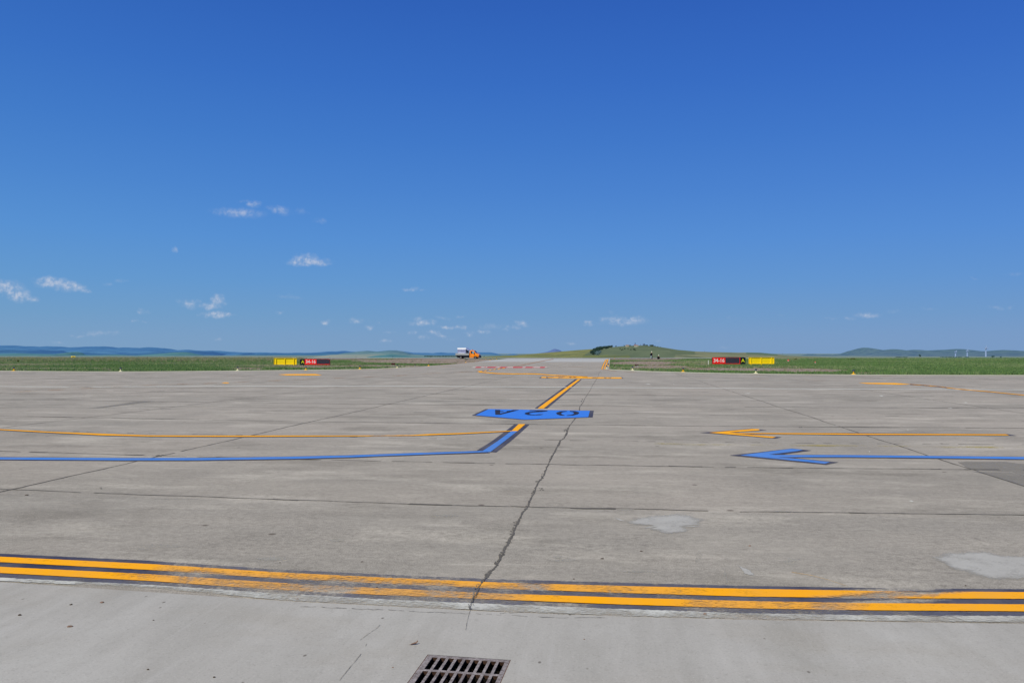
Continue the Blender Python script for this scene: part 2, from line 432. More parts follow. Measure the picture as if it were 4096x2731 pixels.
ccol = t.mix(t.map(t.noise(pc.outputs[0], .045, 4, .6), .38, .62), lin(150,174,206), lin(204,209,222))
skyf = t.mix(al, skymix, ccol)
skyf = t.mix(down, skyf, lin(120,125,110))
t.l.new(skyf, bg.inputs[0]); bg.inputs[1].default_value = 1.0
w.cycles.sampling_method = 'MANUAL'; w.cycles.sample_map_resolution = 128

# ------------------------------------------------------------------ ground
def ground_material():
    m, t, b, out = material('field ground')
    pos = t.world_pos(); sep = t.new('ShaderNodeSeparateXYZ'); t.l.new(pos, sep.inputs[0])
    n1 = t.noise(t.mapping(pos, (.35, 1, 1)), .12, 5, .65); n2 = t.noise(t.mapping(pos, (.5, 1, 1)), .9, 5, .7)
    grass = t.mix(t.map(n2, .3, .7), lin(84,106,56), lin(118,130,84))
    dirt = t.mix(t.map(n2, .3, .7), lin(132,118,102), lin(160,146,126))
    dm = t.math('ADD', t.attr('dry'), t.map(n1, .3, .7, -.35, .35))
    near = t.mix(t.map(dm, .35, .65), grass, dirt)
    # far fields: long parcels of differing crops
    f1 = t.noise(t.mapping(pos, (.0012, .0028, 1)), 1.0, 2, .4); f2 = t.noise(t.mapping(pos, (.0006, .006, 1), .25), 1.0, 2, .4)
    far = t.mix(t.map(f1, .42, .58), lin(112,130,110), lin(146,148,122))
    far = t.mix(t.map(f2, .5, .6, 0, .7), far, lin(98,128,122))
    far = t.mix(t.map(t.noise(t.mapping(pos, (.02,.02,1)), 1, 4, .6), .4, .7, 0, .3), far, lin(84,110,100))
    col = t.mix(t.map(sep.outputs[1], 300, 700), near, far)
    col = t.mix(t.map(sep.outputs[1], 2500, 9000, 0, .6), col, lin(110,136,136))  # distant ground tinted towards the blue-green of air haze
    t.put(b.inputs['Base Color'], col); b.inputs['Specular IOR Level'].default_value = .05; b.inputs['Roughness'].default_value = 1
    return m
DRY = [  # (x, y, halfwidth, halfheight, amount) soft dry patches in survey coordinates
 (1750,1444,330,11,1.0),(1350,1437,220,4,.7),(1500,1464,190,4.5,.75),(1250,1467,160,5,.6),(980,1475,90,5,.6),(430,1480,60,4,.4),(90,1478,60,5,.3),
 (2560,1436,180,5,1.0),(2580,1452,140,8,1.0),(2640,1468,130,7,.95),(2800,1458,60,3,.6),(2880,1477,160,6,.8),(3060,1479,180,7,.8),(3230,1482,160,9,.7),(3480,1492,110,5,.5),(3200,1433,900,3,.4)]
def dryness(px, py):
    v = 0
    for x, y, a, c, k in DRY:
        r = ((px-x)/a)**2+((py-y)/c)**2
        v = max(v, k*max(0, 1.35-r*.9) if r < 1.5 else 0)
    return min(v, 1)
def project(X, Y, Z):
    f_ = Y*CT+(Z-H)*ST; yc = (Z-H)*CT-Y*ST
    return CX+F*X/f_, CY-F*yc/f_
ys = sorted(set([-80, -40, -10, 20, 45, 60]+list(np.arange(66, 300, 2.0))+list(np.geomspace(300, 60000, 90))))
ss = np.concatenate([np.linspace(-3, -.75, 8), np.linspace(-.72, .72, 161), np.linspace(.75, 3, 8)])
vs = []; dry = []
for y in ys:
    wd = max(abs(y), 60)+10
    for s in ss:
        X = s*wd; z = T(y)-(.03 if y >= 60 else .6)
        vs.append((X, y, z))
        if 60 < y < 300 and abs(s) < .8:
            p = project(X, y, z); dry.append(dryness(*p))
        else: dry.append(.0)
nx = len(ss)
fs = [(j*nx+i, j*nx+i+1, (j+1)*nx+i+1, (j+1)*nx+i) for j in range(len(ys)-1) for i in range(nx-1)]
me = bpy.data.meshes.new('ground'); me.from_pydata(vs, [], fs); o = link('ground', me, ground_material()); fattr(me, 'dry', dry)
for p in me.polygons: p.use_smooth = True
tag(o, 'open grassland and fields around the airfield', 'ground', kind='structure')

# ------------------------------------------------------------------ apron, taxiway
LEFT_EDGE = [(0,1482),(150,1483.5),(330,1485),(550,1485.3),(750,1484),(1000,1481.2),(1150,1479.8),(1300,1478),(1439,1476),(1520,1473.5),(1590,1470)]
LEFT_TAXI = [(1590,1470),(1640,1466.5),(1714,1463),(1800,1456.5),(1863,1451),(1900,1447.5),(1960,1441),(2000,1437),(2030,1433.6)]
RIGHT_EDGE = [(2438,1470),(2437,1476),(2450,1477.3),(2530,1480.7),(2600,1484),(2720,1487.3),(2780,1489.2),(2900,1491.8),(3023,1493.5),(3100,1495),(3400,1497.6),(3600,1498.4),(3800,1499.2),(4096,1499.8)]
RIGHT_TAXI = [(2438,1470),(2439,1455),(2439.5,1445),(2440,1433.6)]
SEAM = [(0,2326),(1100,2400),(2000,2446),(3000,2478),(4096,2494)]
def seam_y(x): return float(np.interp(x, *zip(*SEAM)))
seam_pts = [G(x, seam_y(x)) for x in range(0, 4097, 128)]
mb = MB()
pl = [Vector((-60, seam_pts[0].y+(seam_pts[0].x+60)*.129, 0))]+seam_pts+[Vector((60, seam_pts[-1].y-(60-seam_pts[-1].x)*.129, 0)), Vector((200, 36, 0))]
re = [G(*p) for p in RIGHT_EDGE]; le = [G(*p) for p in LEFT_EDGE]
mb.add(pl+list(reversed(re))+list(reversed(le))+[Vector((-200, 89, 0)), Vector((-200, 30, 0))], [tuple(range(len(pl)+len(re)+len(le)+2))])
# taxiway rows up to the crest
def row(edge, yv):
    ex = [G(*p) for p in edge]; return float(np.interp(yv, [e.y for e in ex], [e.x for e in ex]))
y0 = le[-1].y; rows = np.linspace(y0, 236, 40)
vs = []
for yv in rows:
    xl, xr = row(LEFT_TAXI, yv), row(RIGHT_TAXI, yv)
    for k in range(5): vs.append((xl+(xr-xl)*k/4, yv, T(yv)))
mb.add(vs, [(j*5+i, j*5+i+1, (j+1)*5+i+1, (j+1)*5+i) for j in range(len(rows)-1) for i in range(4)])
# joints: bands of sealant and grime just above the slabs, in the same object
def joint(pts, wid, mi=1, jit=.012, gap=0.0, lift=.003):
    """pts world points"""
    n = len(pts); vs = []; fs = []
    wob = 0; lift = lift+random.random()*.0012
    for i, p in enumerate(pts):
        q = pts[min(i+1, n-1)]-pts[max(i-1, 0)]; q.z = 0; q.normalize(); nrm = Vector((-q.y, q.x, 0))
        wob = wob*.8+random.uniform(-jit, jit)
        w_ = wid*random.uniform(.45, 1.25)
        c = p+nrm*wob
        a = c+nrm*w_*.5; b_ = c-nrm*w_*.5
        a.z = T(a.y)+lift+(i % 2)*.0002; b_.z = T(b_.y)+lift+(i % 2)*.0002
        vs += [a, b_]
        if i and random.random() >= gap: fs.append((2*i-2, 2*i-1, 2*i+1, 2*i))
    mb.add(vs, fs, mi)
US, DU, V0, DV = 8.34, 3.225, -1.056, 6.12
for k in range(0, 22):
    u = US+DU*k; step = .16 if k < 3 else (.35 if k < 8 else .8)
    vmax = min(6+u*.85, 52)
    strong = {0:1, 1:1, 2:.45, 3:1, 4:.5, 5:.85, 6:.35, 7:.9, 8:.35, 9:.5}.get(k, random.choice([.3, .6, .8]))
    pts = []
    v = -vmax
    while v < vmax:
        pts.append(UV(u, v)); v += step
    lim = [p for p in pts if p.y > 5 and p.y < 74 and (p.y < 56 or p.x < 40-(p.y-56)*2 or p.y < 66)]
    if strong >= .8: joint(lim, (.009+.0019*u), 1, .008+.0008*u, .08)
    else: joint(lim, (.008+.0013*u), 1, .006+.0006*u, .5)
    # extra grime on strong joints
    if strong >= .8 and k < 6:
        for _ in range(16):
            j = random.randrange(2, len(lim)-8); joint(lim[j:j+random.randrange(2, 5)], .03+.003*u, 1, .02)
def vis(p): return p.y < 70 or (p.y < 130 and abs(p.x) < 12)
for j in (-6, -5, -4, -3, -2, -1, 1, 2, 3, 4, 5):
    v = V0+DV*j; u = 5.3; pts = []
    while u < (120 if j in (-1, -2) else 66):
        p = UV(u, v); u += .12+.012*u*.5
        if vis(p): pts.append(p)
    joint(pts, .032 if abs(j) < 3 else .028, 1, .012, .04 if abs(j) < 3 else .25)
CRACK = [(1862,2520),(1870,2480),(1880,2440),(1885,2425),(1893,2395),(1905,2380),(1915,2350),(1945,2310),(1960,2290),(1975,2275),(1995,2245),(2010,2215),(2030,2175),(2048,2140),(2062,2105),(2080,2070),(2095,2045),(2111,2026),(2120,2000),(2135,1970),(2150,1935),(2165,1915),(2174,1900),(2190,1866),(2202,1837),(2214.8,1814),(2226,1794),(2237.8,1776),(2242.9,1760.7),(2255.6,1753),(2268.4,1735),(2274.8,1707),(2288.8,1689),(2301.5,1672.7),(2316.9,1639.5),(2319.4,1625.5),(2332,1610),(2338,1595.6),(2358.9,1563),(2367.4,1546),(2379.3,1527.5),(2386,1517),(2394.6,1502),(2392.9,1497),(2398,1490),(2403,1483)]
def crack_pts(lo, hi, n, off=0, amp=2.2):
    L = [p for p in CRACK if lo <= p[1] <= hi]; R = resamp(L, n)
    return [G(p.x+off+random.uniform(-amp, amp)*((p.y-1412)/800), p.y) for p in R]
joint(crack_pts(1480, 2425, 330), .020, 1, .004, 0)
joint(crack_pts(2440, 2530, 14, 0, .6), .0022, 6, .001, 0)
for a, b_, wv in ((1600,1700,.07),(1700,1850,.06),(1850,2050,.035),(2050,2250,.04),(2250,2330,.055)):
    for _ in range(2): joint(crack_pts(a, b_, 50, random.uniform(-4, 3)*(a-1412)/600, 2.2), wv*.5*random.uniform(.6, 1), 1, .008, .45)
joint(crack_pts(2300, 2455, 60, 0, 1.2), .008, 1, .003, .15, .0095)
joint(crack_pts(2300, 2440, 40, 3, 2), .006, 1, .006, .45, .0112)
joint(crack_pts(2310, 2440, 40, -7, 2.5), .009, 6, .008, .5, .0128)
# spalled sealant smears
for (x, y, a, c, n) in [(2010,2220,18,10,9),(1990,2250,16,12,9),(2040,2168,8,4,3),(2060,2090,10,5,4),(2165,1955,12,5,5),(2150,1925,10,4,4),(2262,1720,8,7,5),(2235,1775,8,5,4),(2328,1600,5,6,5),(1925,2340,14,10,8),(640,1822,22,4,6),(400,1953,12,3,2),(3200,1708,10,2,3)]:
    for _ in range(n):
        cx, cy = x+random.uniform(-a, a)*.7, y+random.uniform(-c, c)
        k = random.randint(5, 8); r = random.uniform(.2, .5)
        pts = [(cx+math.cos(2*math.pi*i/k)*a*r*random.uniform(.6, 1.2)+0, cy+math.sin(2*math.pi*i/k)*c*r*random.uniform(.6, 1.2)) for i in range(k)]
        poly_mesh(mb, pts, .0022+random.random()*.0006, 1)
# stained slab on the right
poly_mesh(mb, [(3830,1848),(3860,1846),(4020,1846),(4150,1862),(4300,1880),(4300,1960),(4096,1905),(4045,1887),(3925,1883),(3900,1880),(3862,1866)], .0013, 3)
poly_mesh(mb, [(3885,1885),(4040,1888),(4096,1901),(4300,1955),(4300,2010),(4096,1946),(3946,1898)], .0016, 3)
poly_mesh(mb, [(340,1634),(470,1617),(560,1604),(620,1604),(520,1618),(420,1630)], .0013, 3)
# mortar repairs
RING = []
def soft_patch(pts, lift, mi, grow=1.10):
    W = [G(x, y, lift) for x, y in pts]; c = sum(W, Vector())/len(W); W.sort(key=lambda p: math.atan2(p.y-c.y, p.x-c.x))
    n0 = len(mb.v); n = len(W); vs = []
    for k, r_ in enumerate((.4, .72, .92, 1.15)): vs += [c+(p-c)*r_ for p in W]; RING.extend([(n0+k*n+i, (.0, .0, .32, 1.15)[k]) for i in range(n)])
    RING.append((n0+4*n, .05))
    fs = [(k*n+i, k*n+(i+1) % n, (k+1)*n+(i+1) % n, (k+1)*n+i) for k in range(3) for i in range(n)]+[(4*n, i, (i+1) % n) for i in range(n)]
    mb.add(vs+[c], fs, mi)
def sc(pts, ox, oy, k): return [(ox+x*k, oy+y*k) for x, y in pts]
def ragged(pts, amp, n=4):
    out = []
    for i, p in enumerate(pts):
        q = pts[(i+1) % len(pts)]
        for k in range(n):
            f = k/n; out.append((p[0]+(q[0]-p[0])*f+random.uniform(-amp, amp)*2.2*(k > 0), p[1]+(q[1]-p[1])*f+random.uniform(-amp, amp)*(k > 0)))
    return out
soft_patch(ragged(sc([(1090,300),(1190,260),(1350,235),(1500,228),(1640,245),(1725,275),(1700,320),(1620,345),(1550,320),(1560,345),(1610,360),(1540,380),(1420,392),(1330,365),(1220,345),(1350,335),(1230,310),(1080,318)], 2000, 1950, .4677), 2.2), .0026, 2)
soft_patch(ragged(sc([(980,262),(1020,266),(1070,290),(1030,285)], 2000, 1950, .4677), 1), .0026, 2)
soft_patch(ragged(sc([(2040,670),(2100,690),(2150,720),(2180,752),(2120,745),(2090,735)], 2000, 1950, .4677), 1.5), .0026, 2)
soft_patch(ragged(sc([(1560,600),(1580,580),(1610,590),(1650,570),(1870,550),(2060,555),(2180,590),(2352,590),(2600,600),(2600,780),(2352,780),(2100,775),(1900,740),(1750,690),(1660,630),(1560,600)], 2996, 1950, .4677), 2.5), .0026, 2)
for x, y, a_, b_, n_ in [(2560,2290,120,9,3),(2250,2235,60,14,3),(2900,2300,22,50,2),(2790,2230,25,40,2),(1050,2235,110,12,3),(1330,2160,60,10,2),(3150,2240,60,16,2),(600,2190,130,16,2),(1760,2060,90,8,2),(2470,2040,70,7,1),(3120,2045,80,6,2),(700,1995,120,5,2)]:
    for _ in range(n_):
        cx, cy = x+random.uniform(-.4,.4)*a_, y+random.uniform(-.6,.6)*b_; k = 9; r = random.uniform(.35,.8)
        soft_patch([(cx+math.cos(2*math.pi*i/k)*a_*r*random.uniform(.6,1.2), cy+math.sin(2*math.pi*i/k)*b_*r*random.uniform(.6,1.2)) for i in range(k)], .0019+random.random()*.0004, 5)
for x, y, wd_, hh in [(3645,2004,9,3),(2655,2010,0,0),(3525,1583,10,1.5),(3862,1610,9,1.6),(3800,1632,10,1.2),(3478,1806,4,1.6),(2630,1712,0,0),(2592,1536,12,1),(2695,1536,3,1),(2990,1573,14,1),(3631,1719,5,1)]:
    if wd_: poly_mesh(mb, [(x-wd_, y-hh*.3), (x, y-hh), (x+wd_, y+hh*.2), (x+wd_*.3, y+hh)], .003, 4)
M['chalk'] = paint('chalky smear', lin(182,179,174), .3, scale=.8, big=.4, soft=2.6, base_wear=.4)
ap = mb.build('apron', [M['apron'], M['tar'], M['repair'], M['tarpatch'], M['white'], M['chalk'], M['hair']])
bm = bmesh.new(); bm.from_mesh(ap.data); bmesh.ops.triangulate(bm, faces=[f for f in bm.faces if len(f.verts) > 4])
for f in bm.faces:
    f.normal_update()
    if f.normal.z < 0: f.normal_flip()
bm.to_mesh(ap.data); bm.free()
wear = np.zeros(len(ap.data.vertices)); mi = {}
for p in ap.data.polygons:
    if p.material_index in (1, 3, 2):
        for v in p.vertices: wear[v] = {1: .30, 3: .12, 2: .22}[p.material_index]
for i_, w_ in RING: wear[i_] = w_
fattr(ap.data, 'wear', wear)
tag(ap, 'wide apron of old jointed concrete slabs', 'apron', kind='structure')

# pale shoulder strip along the far edge
def shoulder(name, pts, w0):
    m_ = MB(); n = len(pts); vs = []
    for i, (x, y) in enumerate(pts): vs += [G(x, y-.2, .006), G(x, y+w0, .006)]
    m_.add(vs, [(2*i, 2*i+1, 2*i+3, 2*i+2) for i in range(n-1)]); o = m_.build(name, M['shoulder']); return o
o = shoulder('shoulder', [(0,1482)]+LEFT_EDGE[1:]+[(1640,1466.7)], 3.0); tag(o, 'pale concrete shoulder along the left verge', 'pavement edge', kind='structure')
o = shoulder('shoulder', RIGHT_EDGE[1:], 4.0); tag(o, 'pale concrete shoulder along the right verge', 'pavement edge', kind='structure')
# runway seen edge-on over the crest
mb = MB(); vs = []
for y in np.linspace(222, 252, 8):
    for x in (-150, -60, -20, 0, 20, 40, 60, 75): vs.append((x, y, T(y)+.03+(.05 if y < 240 else 0)))
mb.add(vs, [(j*8+i, j*8+i+1, (j+1)*8+i+1, (j+1)*8+i) for j in range(7) for i in range(7)])
M['runway'] = plain('runway concrete', lin(184,188,194), .9, .1, var=.1, scale=.15)
tag(mb.build('runway', M['runway']), 'pale runway crossing the end of the taxiway', 'runway', kind='structure')

# ------------------------------------------------------------------ near slab with drain
gTL, gTR = G(1713,2617), G(2040,2639); gx = (gTR-gTL).normalized(); gy = Vector((-gx.y, gx.x, 0))
GW, GL = (gTR-gTL).length, .585
def gp(a, b, z=0.0): return Vector((gTL.x+gx.x*a-gy.x*b, gTL.y+gx.y*a-gy.y*b, z))   # a to the right, b towards the camera
hole = [gp(-.004,-.004), gp(GW+.004,-.004), gp(GW+.004,GL+.004), gp(-.004,GL+.004)]
mb = MB(); sp = [Vector((-60, pl[0].y, 0))]+seam_pts+[Vector((60, pl[len(seam_pts)+1].y, 0))]
mid = len(sp)
back = [Vector((60,-20,0)), Vector((-60,-20,0))]
# top: seam to upper hole edge
vs = sp+[hole[1], hole[0]]; mb.add(vs, [tuple(range(len(vs)))])
mb.add([sp[-1], back[0], hole[2], hole[1]], [(0,1,2,3)])
mb.add([back[0], back[1], hole[3], hole[2]], [(0,1,2,3)])
mb.add([back[1], sp[0], hole[0], hole[3]], [(0,1,2,3)])
o = mb.build('drain_slab', M['near'])
bm = bmesh.new(); bm.from_mesh(o.data); bmesh.ops.triangulate(bm, faces=bm.faces[:])
for f in bm.faces:
    f.normal_update()
    if f.normal.z < 0: f.normal_flip()
bm.to_mesh(o.data); bm.free()
tag(o, 'smooth pale grey concrete slab around the drain', 'pavement', kind='structure')
# fine crack beside the seam
mbj = MB(); mb_keep = mb; mb = mbj
for seg in ([(1200,2425),(1397,2434),(1700,2448),(1900,2455),(2100,2464),(2250,2470),(2420,2470)], [(2000,2452),(2150,2446),(2300,2458)], [(2480,2456),(2560,2462),(2680,2452),(2900,2470)]):
    joint([G(p.x, p.y+random.uniform(-1.5,1.5)) for p in resamp(seg, 60)], .006, 0, .004, .15)
joint([G(p.x, p.y) for p in resamp([(1440,2560),(1480,2530),(1505,2515),(1520,2500)], 12)], .003, 0, .001, 0)
joint([G(p.x, p.y) for p in resamp([(1350,2731),(1440,2620),(1478,2555)], 20)], .003, 0, .001, .3)
o = mbj.build('hairline_crack', M['hair'], None); fattr(o.data, 'wear', [.3]*len(o.data.vertices))
tag(o, 'hairline cracks along the edge of the drain slab', 'crack', kind='structure')

# iron drain grate
M['iron'], t, b, _ = material('rusty cast iron with concrete dust')
n1 = t.noise(t.world_pos(), 60, 5, .7); n2 = t.noise(t.world_pos(), 14, 4, .6)
c = t.mix(t.map(n2, .35, .65), lin(112,104,98), lin(158,150,142)); c = t.mix(t.map(n1, .5, .66, 0, .8), c, lin(84,68,58)); c = t.mix(t.map(n1, .46, .32, 0, .5), c, lin(186,180,172))
t.put(b.inputs['Base Color'], c); b.inputs['Roughness'].default_value = .8
bp = t.new('ShaderNodeBump'); bp.inputs['Strength'].default_value = .8; bp.inputs['Distance'].default_value = .003; t.put(bp.inputs['Height'], n1); t.l.new(bp.outputs[0], b.inputs['Normal'])
M['rust'] = plain('rust', lin(112,78,60), .9, .1, var=.35, scale=50)
M['pit'] = plain('shade-black pit', (.012,.010,.009,1), 1, 0)  # pit coloured near black to stand for the shade inside it
dg = empty('drain_grate', gp(GW/2, GL/2), label='square rusty iron drain grate set in the pale concrete slab', cat='drain grate')
dg.rotation_euler.z = math.atan2(gx.y, gx.x)
Hx, Hy = GW/2, GL/2
def lb(a, b): return (a-Hx, Hy-b)      # local coords
# slots: columns / rows
cols = [.032+.0461*i for i in range(9)]; sw = .0300
rws = [(.030,.160),(.214,.160),(.398,.155)]
xs = sorted({0.0, GW} | {round(c_, 5) for c_ in cols} | {round(c_+sw, 5) for c_ in cols}); yb = sorted({0.0, GL} | {round(r[0], 5) for r in rws} | {round(r[0]+r[1], 5) for r in rws})
def solid(i, j):
    return not (i % 2 == 1 and j % 2 == 1)
mb = MB(); TH = .020
for i in range(len(xs)-1):
    for j in range(len(yb)-1):
        x0, y0_ = lb(xs[i], yb[j]); x1, y1_ = lb(xs[i+1], yb[j+1])
        if solid(i, j):
            mb.add([(x0,y0_,0),(x1,y0_,0),(x1,y1_,0),(x0,y1_,0)], [(0,1,2,3)])
        else:   # slot with walls that narrow downwards
            e = .003
            top = [(x0,y0_,0),(x1,y0_,0),(x1,y1_,0),(x0,y1_,0)]; bot = [(x0-e,y0_+e,-TH),(x1+e,y0_+e,-TH),(x1+e,y1_-e,-TH),(x0-e,y1_-e,-TH)]
            mb.add(top+bot, [(0,1,5,4),(1,2,6,5),(2,3,7,6),(3,0,4,7)], 1)
me_o = mb.build('bars', [M['iron'], plain('shade-darkened rusty slot wall', lin(78,58,48), .9, .1, var=.4, scale=60)], dg)  # rusty slot walls, their colour darkened to stand for shade in the slots
bm = bmesh.new(); bm.from_mesh(me_o.data); bmesh.ops.remove_doubles(bm, verts=bm.verts[:], dist=1e-5)
bmesh.ops.recalc_face_normals(bm, faces=bm.faces[:]); 
for f in bm.faces:
    f.normal_update()
    if abs(f.normal.z) > .9 and f.normal.z < 0: f.normal_flip()
bm.to_mesh(me_o.data); bm.free()
# cast studs and lettering relief along the bars
mb = MB()
for i in range(150):
    a = random.uniform(.004, GW-.004); b2 = random.choice([.01, .016, .024, .198, .206, .382, .392, .57])+random.uniform(-.003, .003)
    x, y = lb(a, b2); r = random.uniform(.0012, .0028); mb.lathe([(r,0),(r*.8,r*.5),(r*.3,r*.8)], (x, y, .0004), 6)
for i in range(8):
    for k in range(14):
        a = cols[i]+sw+.0093+random.uniform(-.005,.005); rr = random.choice(rws); b2 = rr[0]+random.random()*rr[1]; x, y = lb(a, b2); r = random.uniform(.001, .0022); mb.lathe([(r,0),(r*.8,r*.5),(r*.3,r*.8)], (x, y, .0004), 6)
mb.build('studs', M['iron'], dg)['kind'] = 'stuff'
mb = MB()
for a0, a1, b0, b1 in ((-.004,GW+.004,-.0039,0),(-.004,GW+.004,GL,GL+.0035),(-.0035,0,0,GL),(GW,GW+.0035,0,GL)):
    x0, y0_ = lb(a0, b1); x1, y1_ = lb(a1, b0); mb.box((x0,y0_,-.03), (x1,y1_,-.0015))
mb.build('frame', M['rust'], dg)
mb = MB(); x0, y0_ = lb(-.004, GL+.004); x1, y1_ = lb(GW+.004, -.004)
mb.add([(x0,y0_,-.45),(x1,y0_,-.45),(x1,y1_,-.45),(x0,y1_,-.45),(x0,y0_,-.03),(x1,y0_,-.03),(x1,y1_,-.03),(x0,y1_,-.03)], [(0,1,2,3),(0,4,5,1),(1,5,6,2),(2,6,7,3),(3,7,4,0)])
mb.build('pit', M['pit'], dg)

# ------------------------------------------------------------------ painted markings
def K(x, n0, n1): return max(0.0, min(1.0, (x-n0)/(n1-n0)))
def wear_up(x, f):
    w_ = .05
    w_ = max(w_, (.30+.28*K(f, .3, 1))*K(x, 560, 700)*(1-K(x, 2050, 2350)), .30*K(x, 2100, 2200)*(1-K(x, 2600, 3000)))
    c = 3560-(f-.5)*260
    if abs(x-c) < 210: w_ = max(w_, .95*(1-abs(x-c)/210)**.5)
    w_ = max(w_, .72*math.exp(-((x-2140)/90)**2))
    return w_
def wear_lo(x, f):
    w_ = .04
    w_ = max(w_, .52*K(x, 380, 800)*(1-K(x, 1980, 2280)), .34*K(x, 2650, 2800)*(1-K(x, 3380, 3560)))
    w_ = max(w_, .82*math.exp(-((x-1300)/230)**2))
    w_ = max(w_, .6*math.exp(-((x-3330)/130)**2))
    return w_
def wear_bk(x, f): return max(.12, .60*K(x, 560, 700)*(1-K(x, 2050, 2350)), .42*K(x, 2000, 2100)*(1-K(x, 3000, 3300)), wear_up(x, f)*1.05 if 3300 < x < 3800 else 0)
def wear_bk2(x, f): return max(.22, .68*K(x, 430, 560)*(1-K(x, 2350, 2600)), .55*K(x, 2600, 2700)*(1-K(x, 3600, 3900)), .35)
D1T = [(0,2214.6),(600,2243),(1100,2276.8),(1500,2296),(2000,2317),(2500,2331),(2996,2343.8),(3500,2352),(4096,2356.9)]
Y1T = [(0,2228.6),(600,2258),(1100,2290.8),(1500,2311),(2000,2332.6),(2500,2346.5),(2996,2358),(3500,2366),(4096,2371)]
Y1B = [(0,2250.6),(600,2282),(1100,2315),(1500,2335),(2000,2357),(2500,2374.5),(2996,2389),(3500,2395),(4096,2398)]
Y2T = [(0,2269.3),(600,2299),(1100,2332.4),(1500,2354),(2000,2376.5),(2500,2393),(2996,2407),(3500,2415),(4096,2420)]
Y2B = [(0,2294),(600,2326),(1100,2361),(1500,2381),(2000,2401),(2500,2421),(2996,2436),(3500,2444),(4096,2448)]
D3B = [(0,2312),(600,2341),(1100,2374),(1500,2397),(2000,2419),(2500,2438),(2996,2455),(3500,2463),(4096,2466)]
W1B = [(0,2325),(600,2353),(1100,2399),(1500,2420),(2000,2445),(2500,2464),(2996,2477),(3500,2484),(4096,2490)]
def ext(L):   # continue the lines past the frame
    (x0, y0_), (x1, y1_) = L[0], L[1]; (xa, ya), (xb, yb_) = L[-2], L[-1]
    return [(x0-900, y0_-900*(y1_-y0_)/(x1-x0)*1.2)]+L+[(xb+900, yb_+900*(yb_-ya)/(xb-xa)*.6)]
th = line_thing('double_line', 'worn double amber line with dark borders across the foreground concrete', 'painted line', (2048,2380))
N = 420
strip('border', ext(D1T), ext(Y1T), .004, M['black'], th, N, wear_bk, .003)
strip('border', ext(Y1B), ext(Y2T), .004, M['black'], th, N, wear_bk, .003)
strip('border', ext(Y2B), ext(D3B), .004, M['black'], th, N, wear_bk2, .003)
strip('stripe', ext(Y1T), ext(Y1B), .008, M['yellow'], th, N, wear_up, .0015)
strip('stripe', ext(Y2T), ext(Y2B), .008, M['yellow'], th, N, wear_lo, .0015)
def wear_w(x, f):
    base = .26+.25*f
    if x < 300: base = .12+.2*f
    elif 300 < x < 900: base = .28+.5*f
    elif 900 < x < 1300: base = .5
    if 2850 < x < 3300: base = .45+.3*f
    if x > 3560: base = .3+.2*f
    return base
o = strip('edge_line', ext(D3B), ext(W1B), .006, M['white_near'], None, N, wear_w, .006)
tag(o, 'chipped white edge line below the double amber line', 'painted line')

# blue stand panel 02A
k1 = .2551; o1 = (1850, 1600)
q = lambda pts: sc(pts, o1[0], o1[1], k1)
A1 = [(510,157),(592,160),(594,212),(800,160),(885,158),(592,234),(514,233)]
A1 = [(510,157),(592,158),(590,214),(798,159),(886,159),(590,234),(514,233)]
A2 = [[(594,177),(640,177),(650,187),(592,188)], [(688,176),(768,171),(742,186),(702,187)]]
N2 = [(1045,162),(1340,167),(1318,180),(1240,190),(1110,196),(1052,206),(1048,220),(1085,231),(1140,234),(1195,226),(1270,226),(1225,238),(1120,243),(1020,237),(972,220),(985,203),(1040,190),(1150,180),(1180,176),(1052,171)]
O1 = [(1467,210),(1490,193),(1540,179),(1637,175),(1632,184),(1575,192),(1548,205),(1550,220),(1575,235),(1604,243),(1592,248),(1530,245),(1482,228)]
O2 = [(1685,175),(1765,177),(1815,191),(1832,206),(1805,228),(1740,244),(1628,250),(1642,241),(1700,235),(1738,222),(1748,206),(1728,191),(1682,184)]
th = line_thing('stand_marking', 'bright blue five-sided panel painted on the apron reading 02A in black', 'painted sign', (2100,1655))
flat('border', [[(1886,1661.9),(1943,1635.4),(2375,1642.4),(2370.6,1669.2),(2098.7,1679.6)]], .004, M['black'], th)
flat('panel', [[(1902.3,1661.2),(1954.6,1636.6),(2359.7,1643.2),(2352.5,1668.6),(2098.7,1678.3)]], .008, M['blue'], th)
flat('lettering', [q(A1)]+[q(a) for a in A2]+[q(N2), q(O1), q(O2)], .012, M['letter'], th)

# far amber panel with rotated text
def refit(polys, src, dst):
    (sx0, sy0, sx1, sy1), (dx0, dy0, dx1, dy1) = src, dst
    return [[(dx0+(x-sx0)/(sx1-sx0)*(dx1-dx0), dy0+(y-sy0)/(sy1-sy0)*(dy1-dy0)) for x, y in p] for p in polys]
k2 = 350/2352; bx = lambda a, b_: (2150+a*k2, 1508.4, 2150+b_*k2, 1511.2)
th = line_thing('taxi_marking', 'long amber panel painted across the taxiway with small black 02-02A', 'painted sign', (2320,1511))
flat('border', [[(2155.5,1511.2),(2166,1506.7),(2489,1509.2),(2493,1513.9),(2160,1512.3)]], .004, M['black_far'], th)
flat('panel', [[(2162,1511.4),(2168,1506.9),(2484,1509.3),(2489,1514.2),(2300,1513.6)]], .008, M['yellow_far'], th)
let = refit([A1]+A2, (510,157,886,234), bx(230,450))+refit([N2], (972,162,1340,243), bx(545,735))+refit([O1, O2], (1467,175,1832,250), bx(840,1050))+refit([N2], (972,162,1340,243), (2367.5,1509.8,2395,1512.4))+refit([O1, O2], (1467,175,1832,250), (2415,1509.9,2447,1512.6))+[[(2330,1509.6),(2352,1509.7),(2352,1510.3),(2330,1510.2)]]
flat('lettering', let, .012, M['letter'], th)

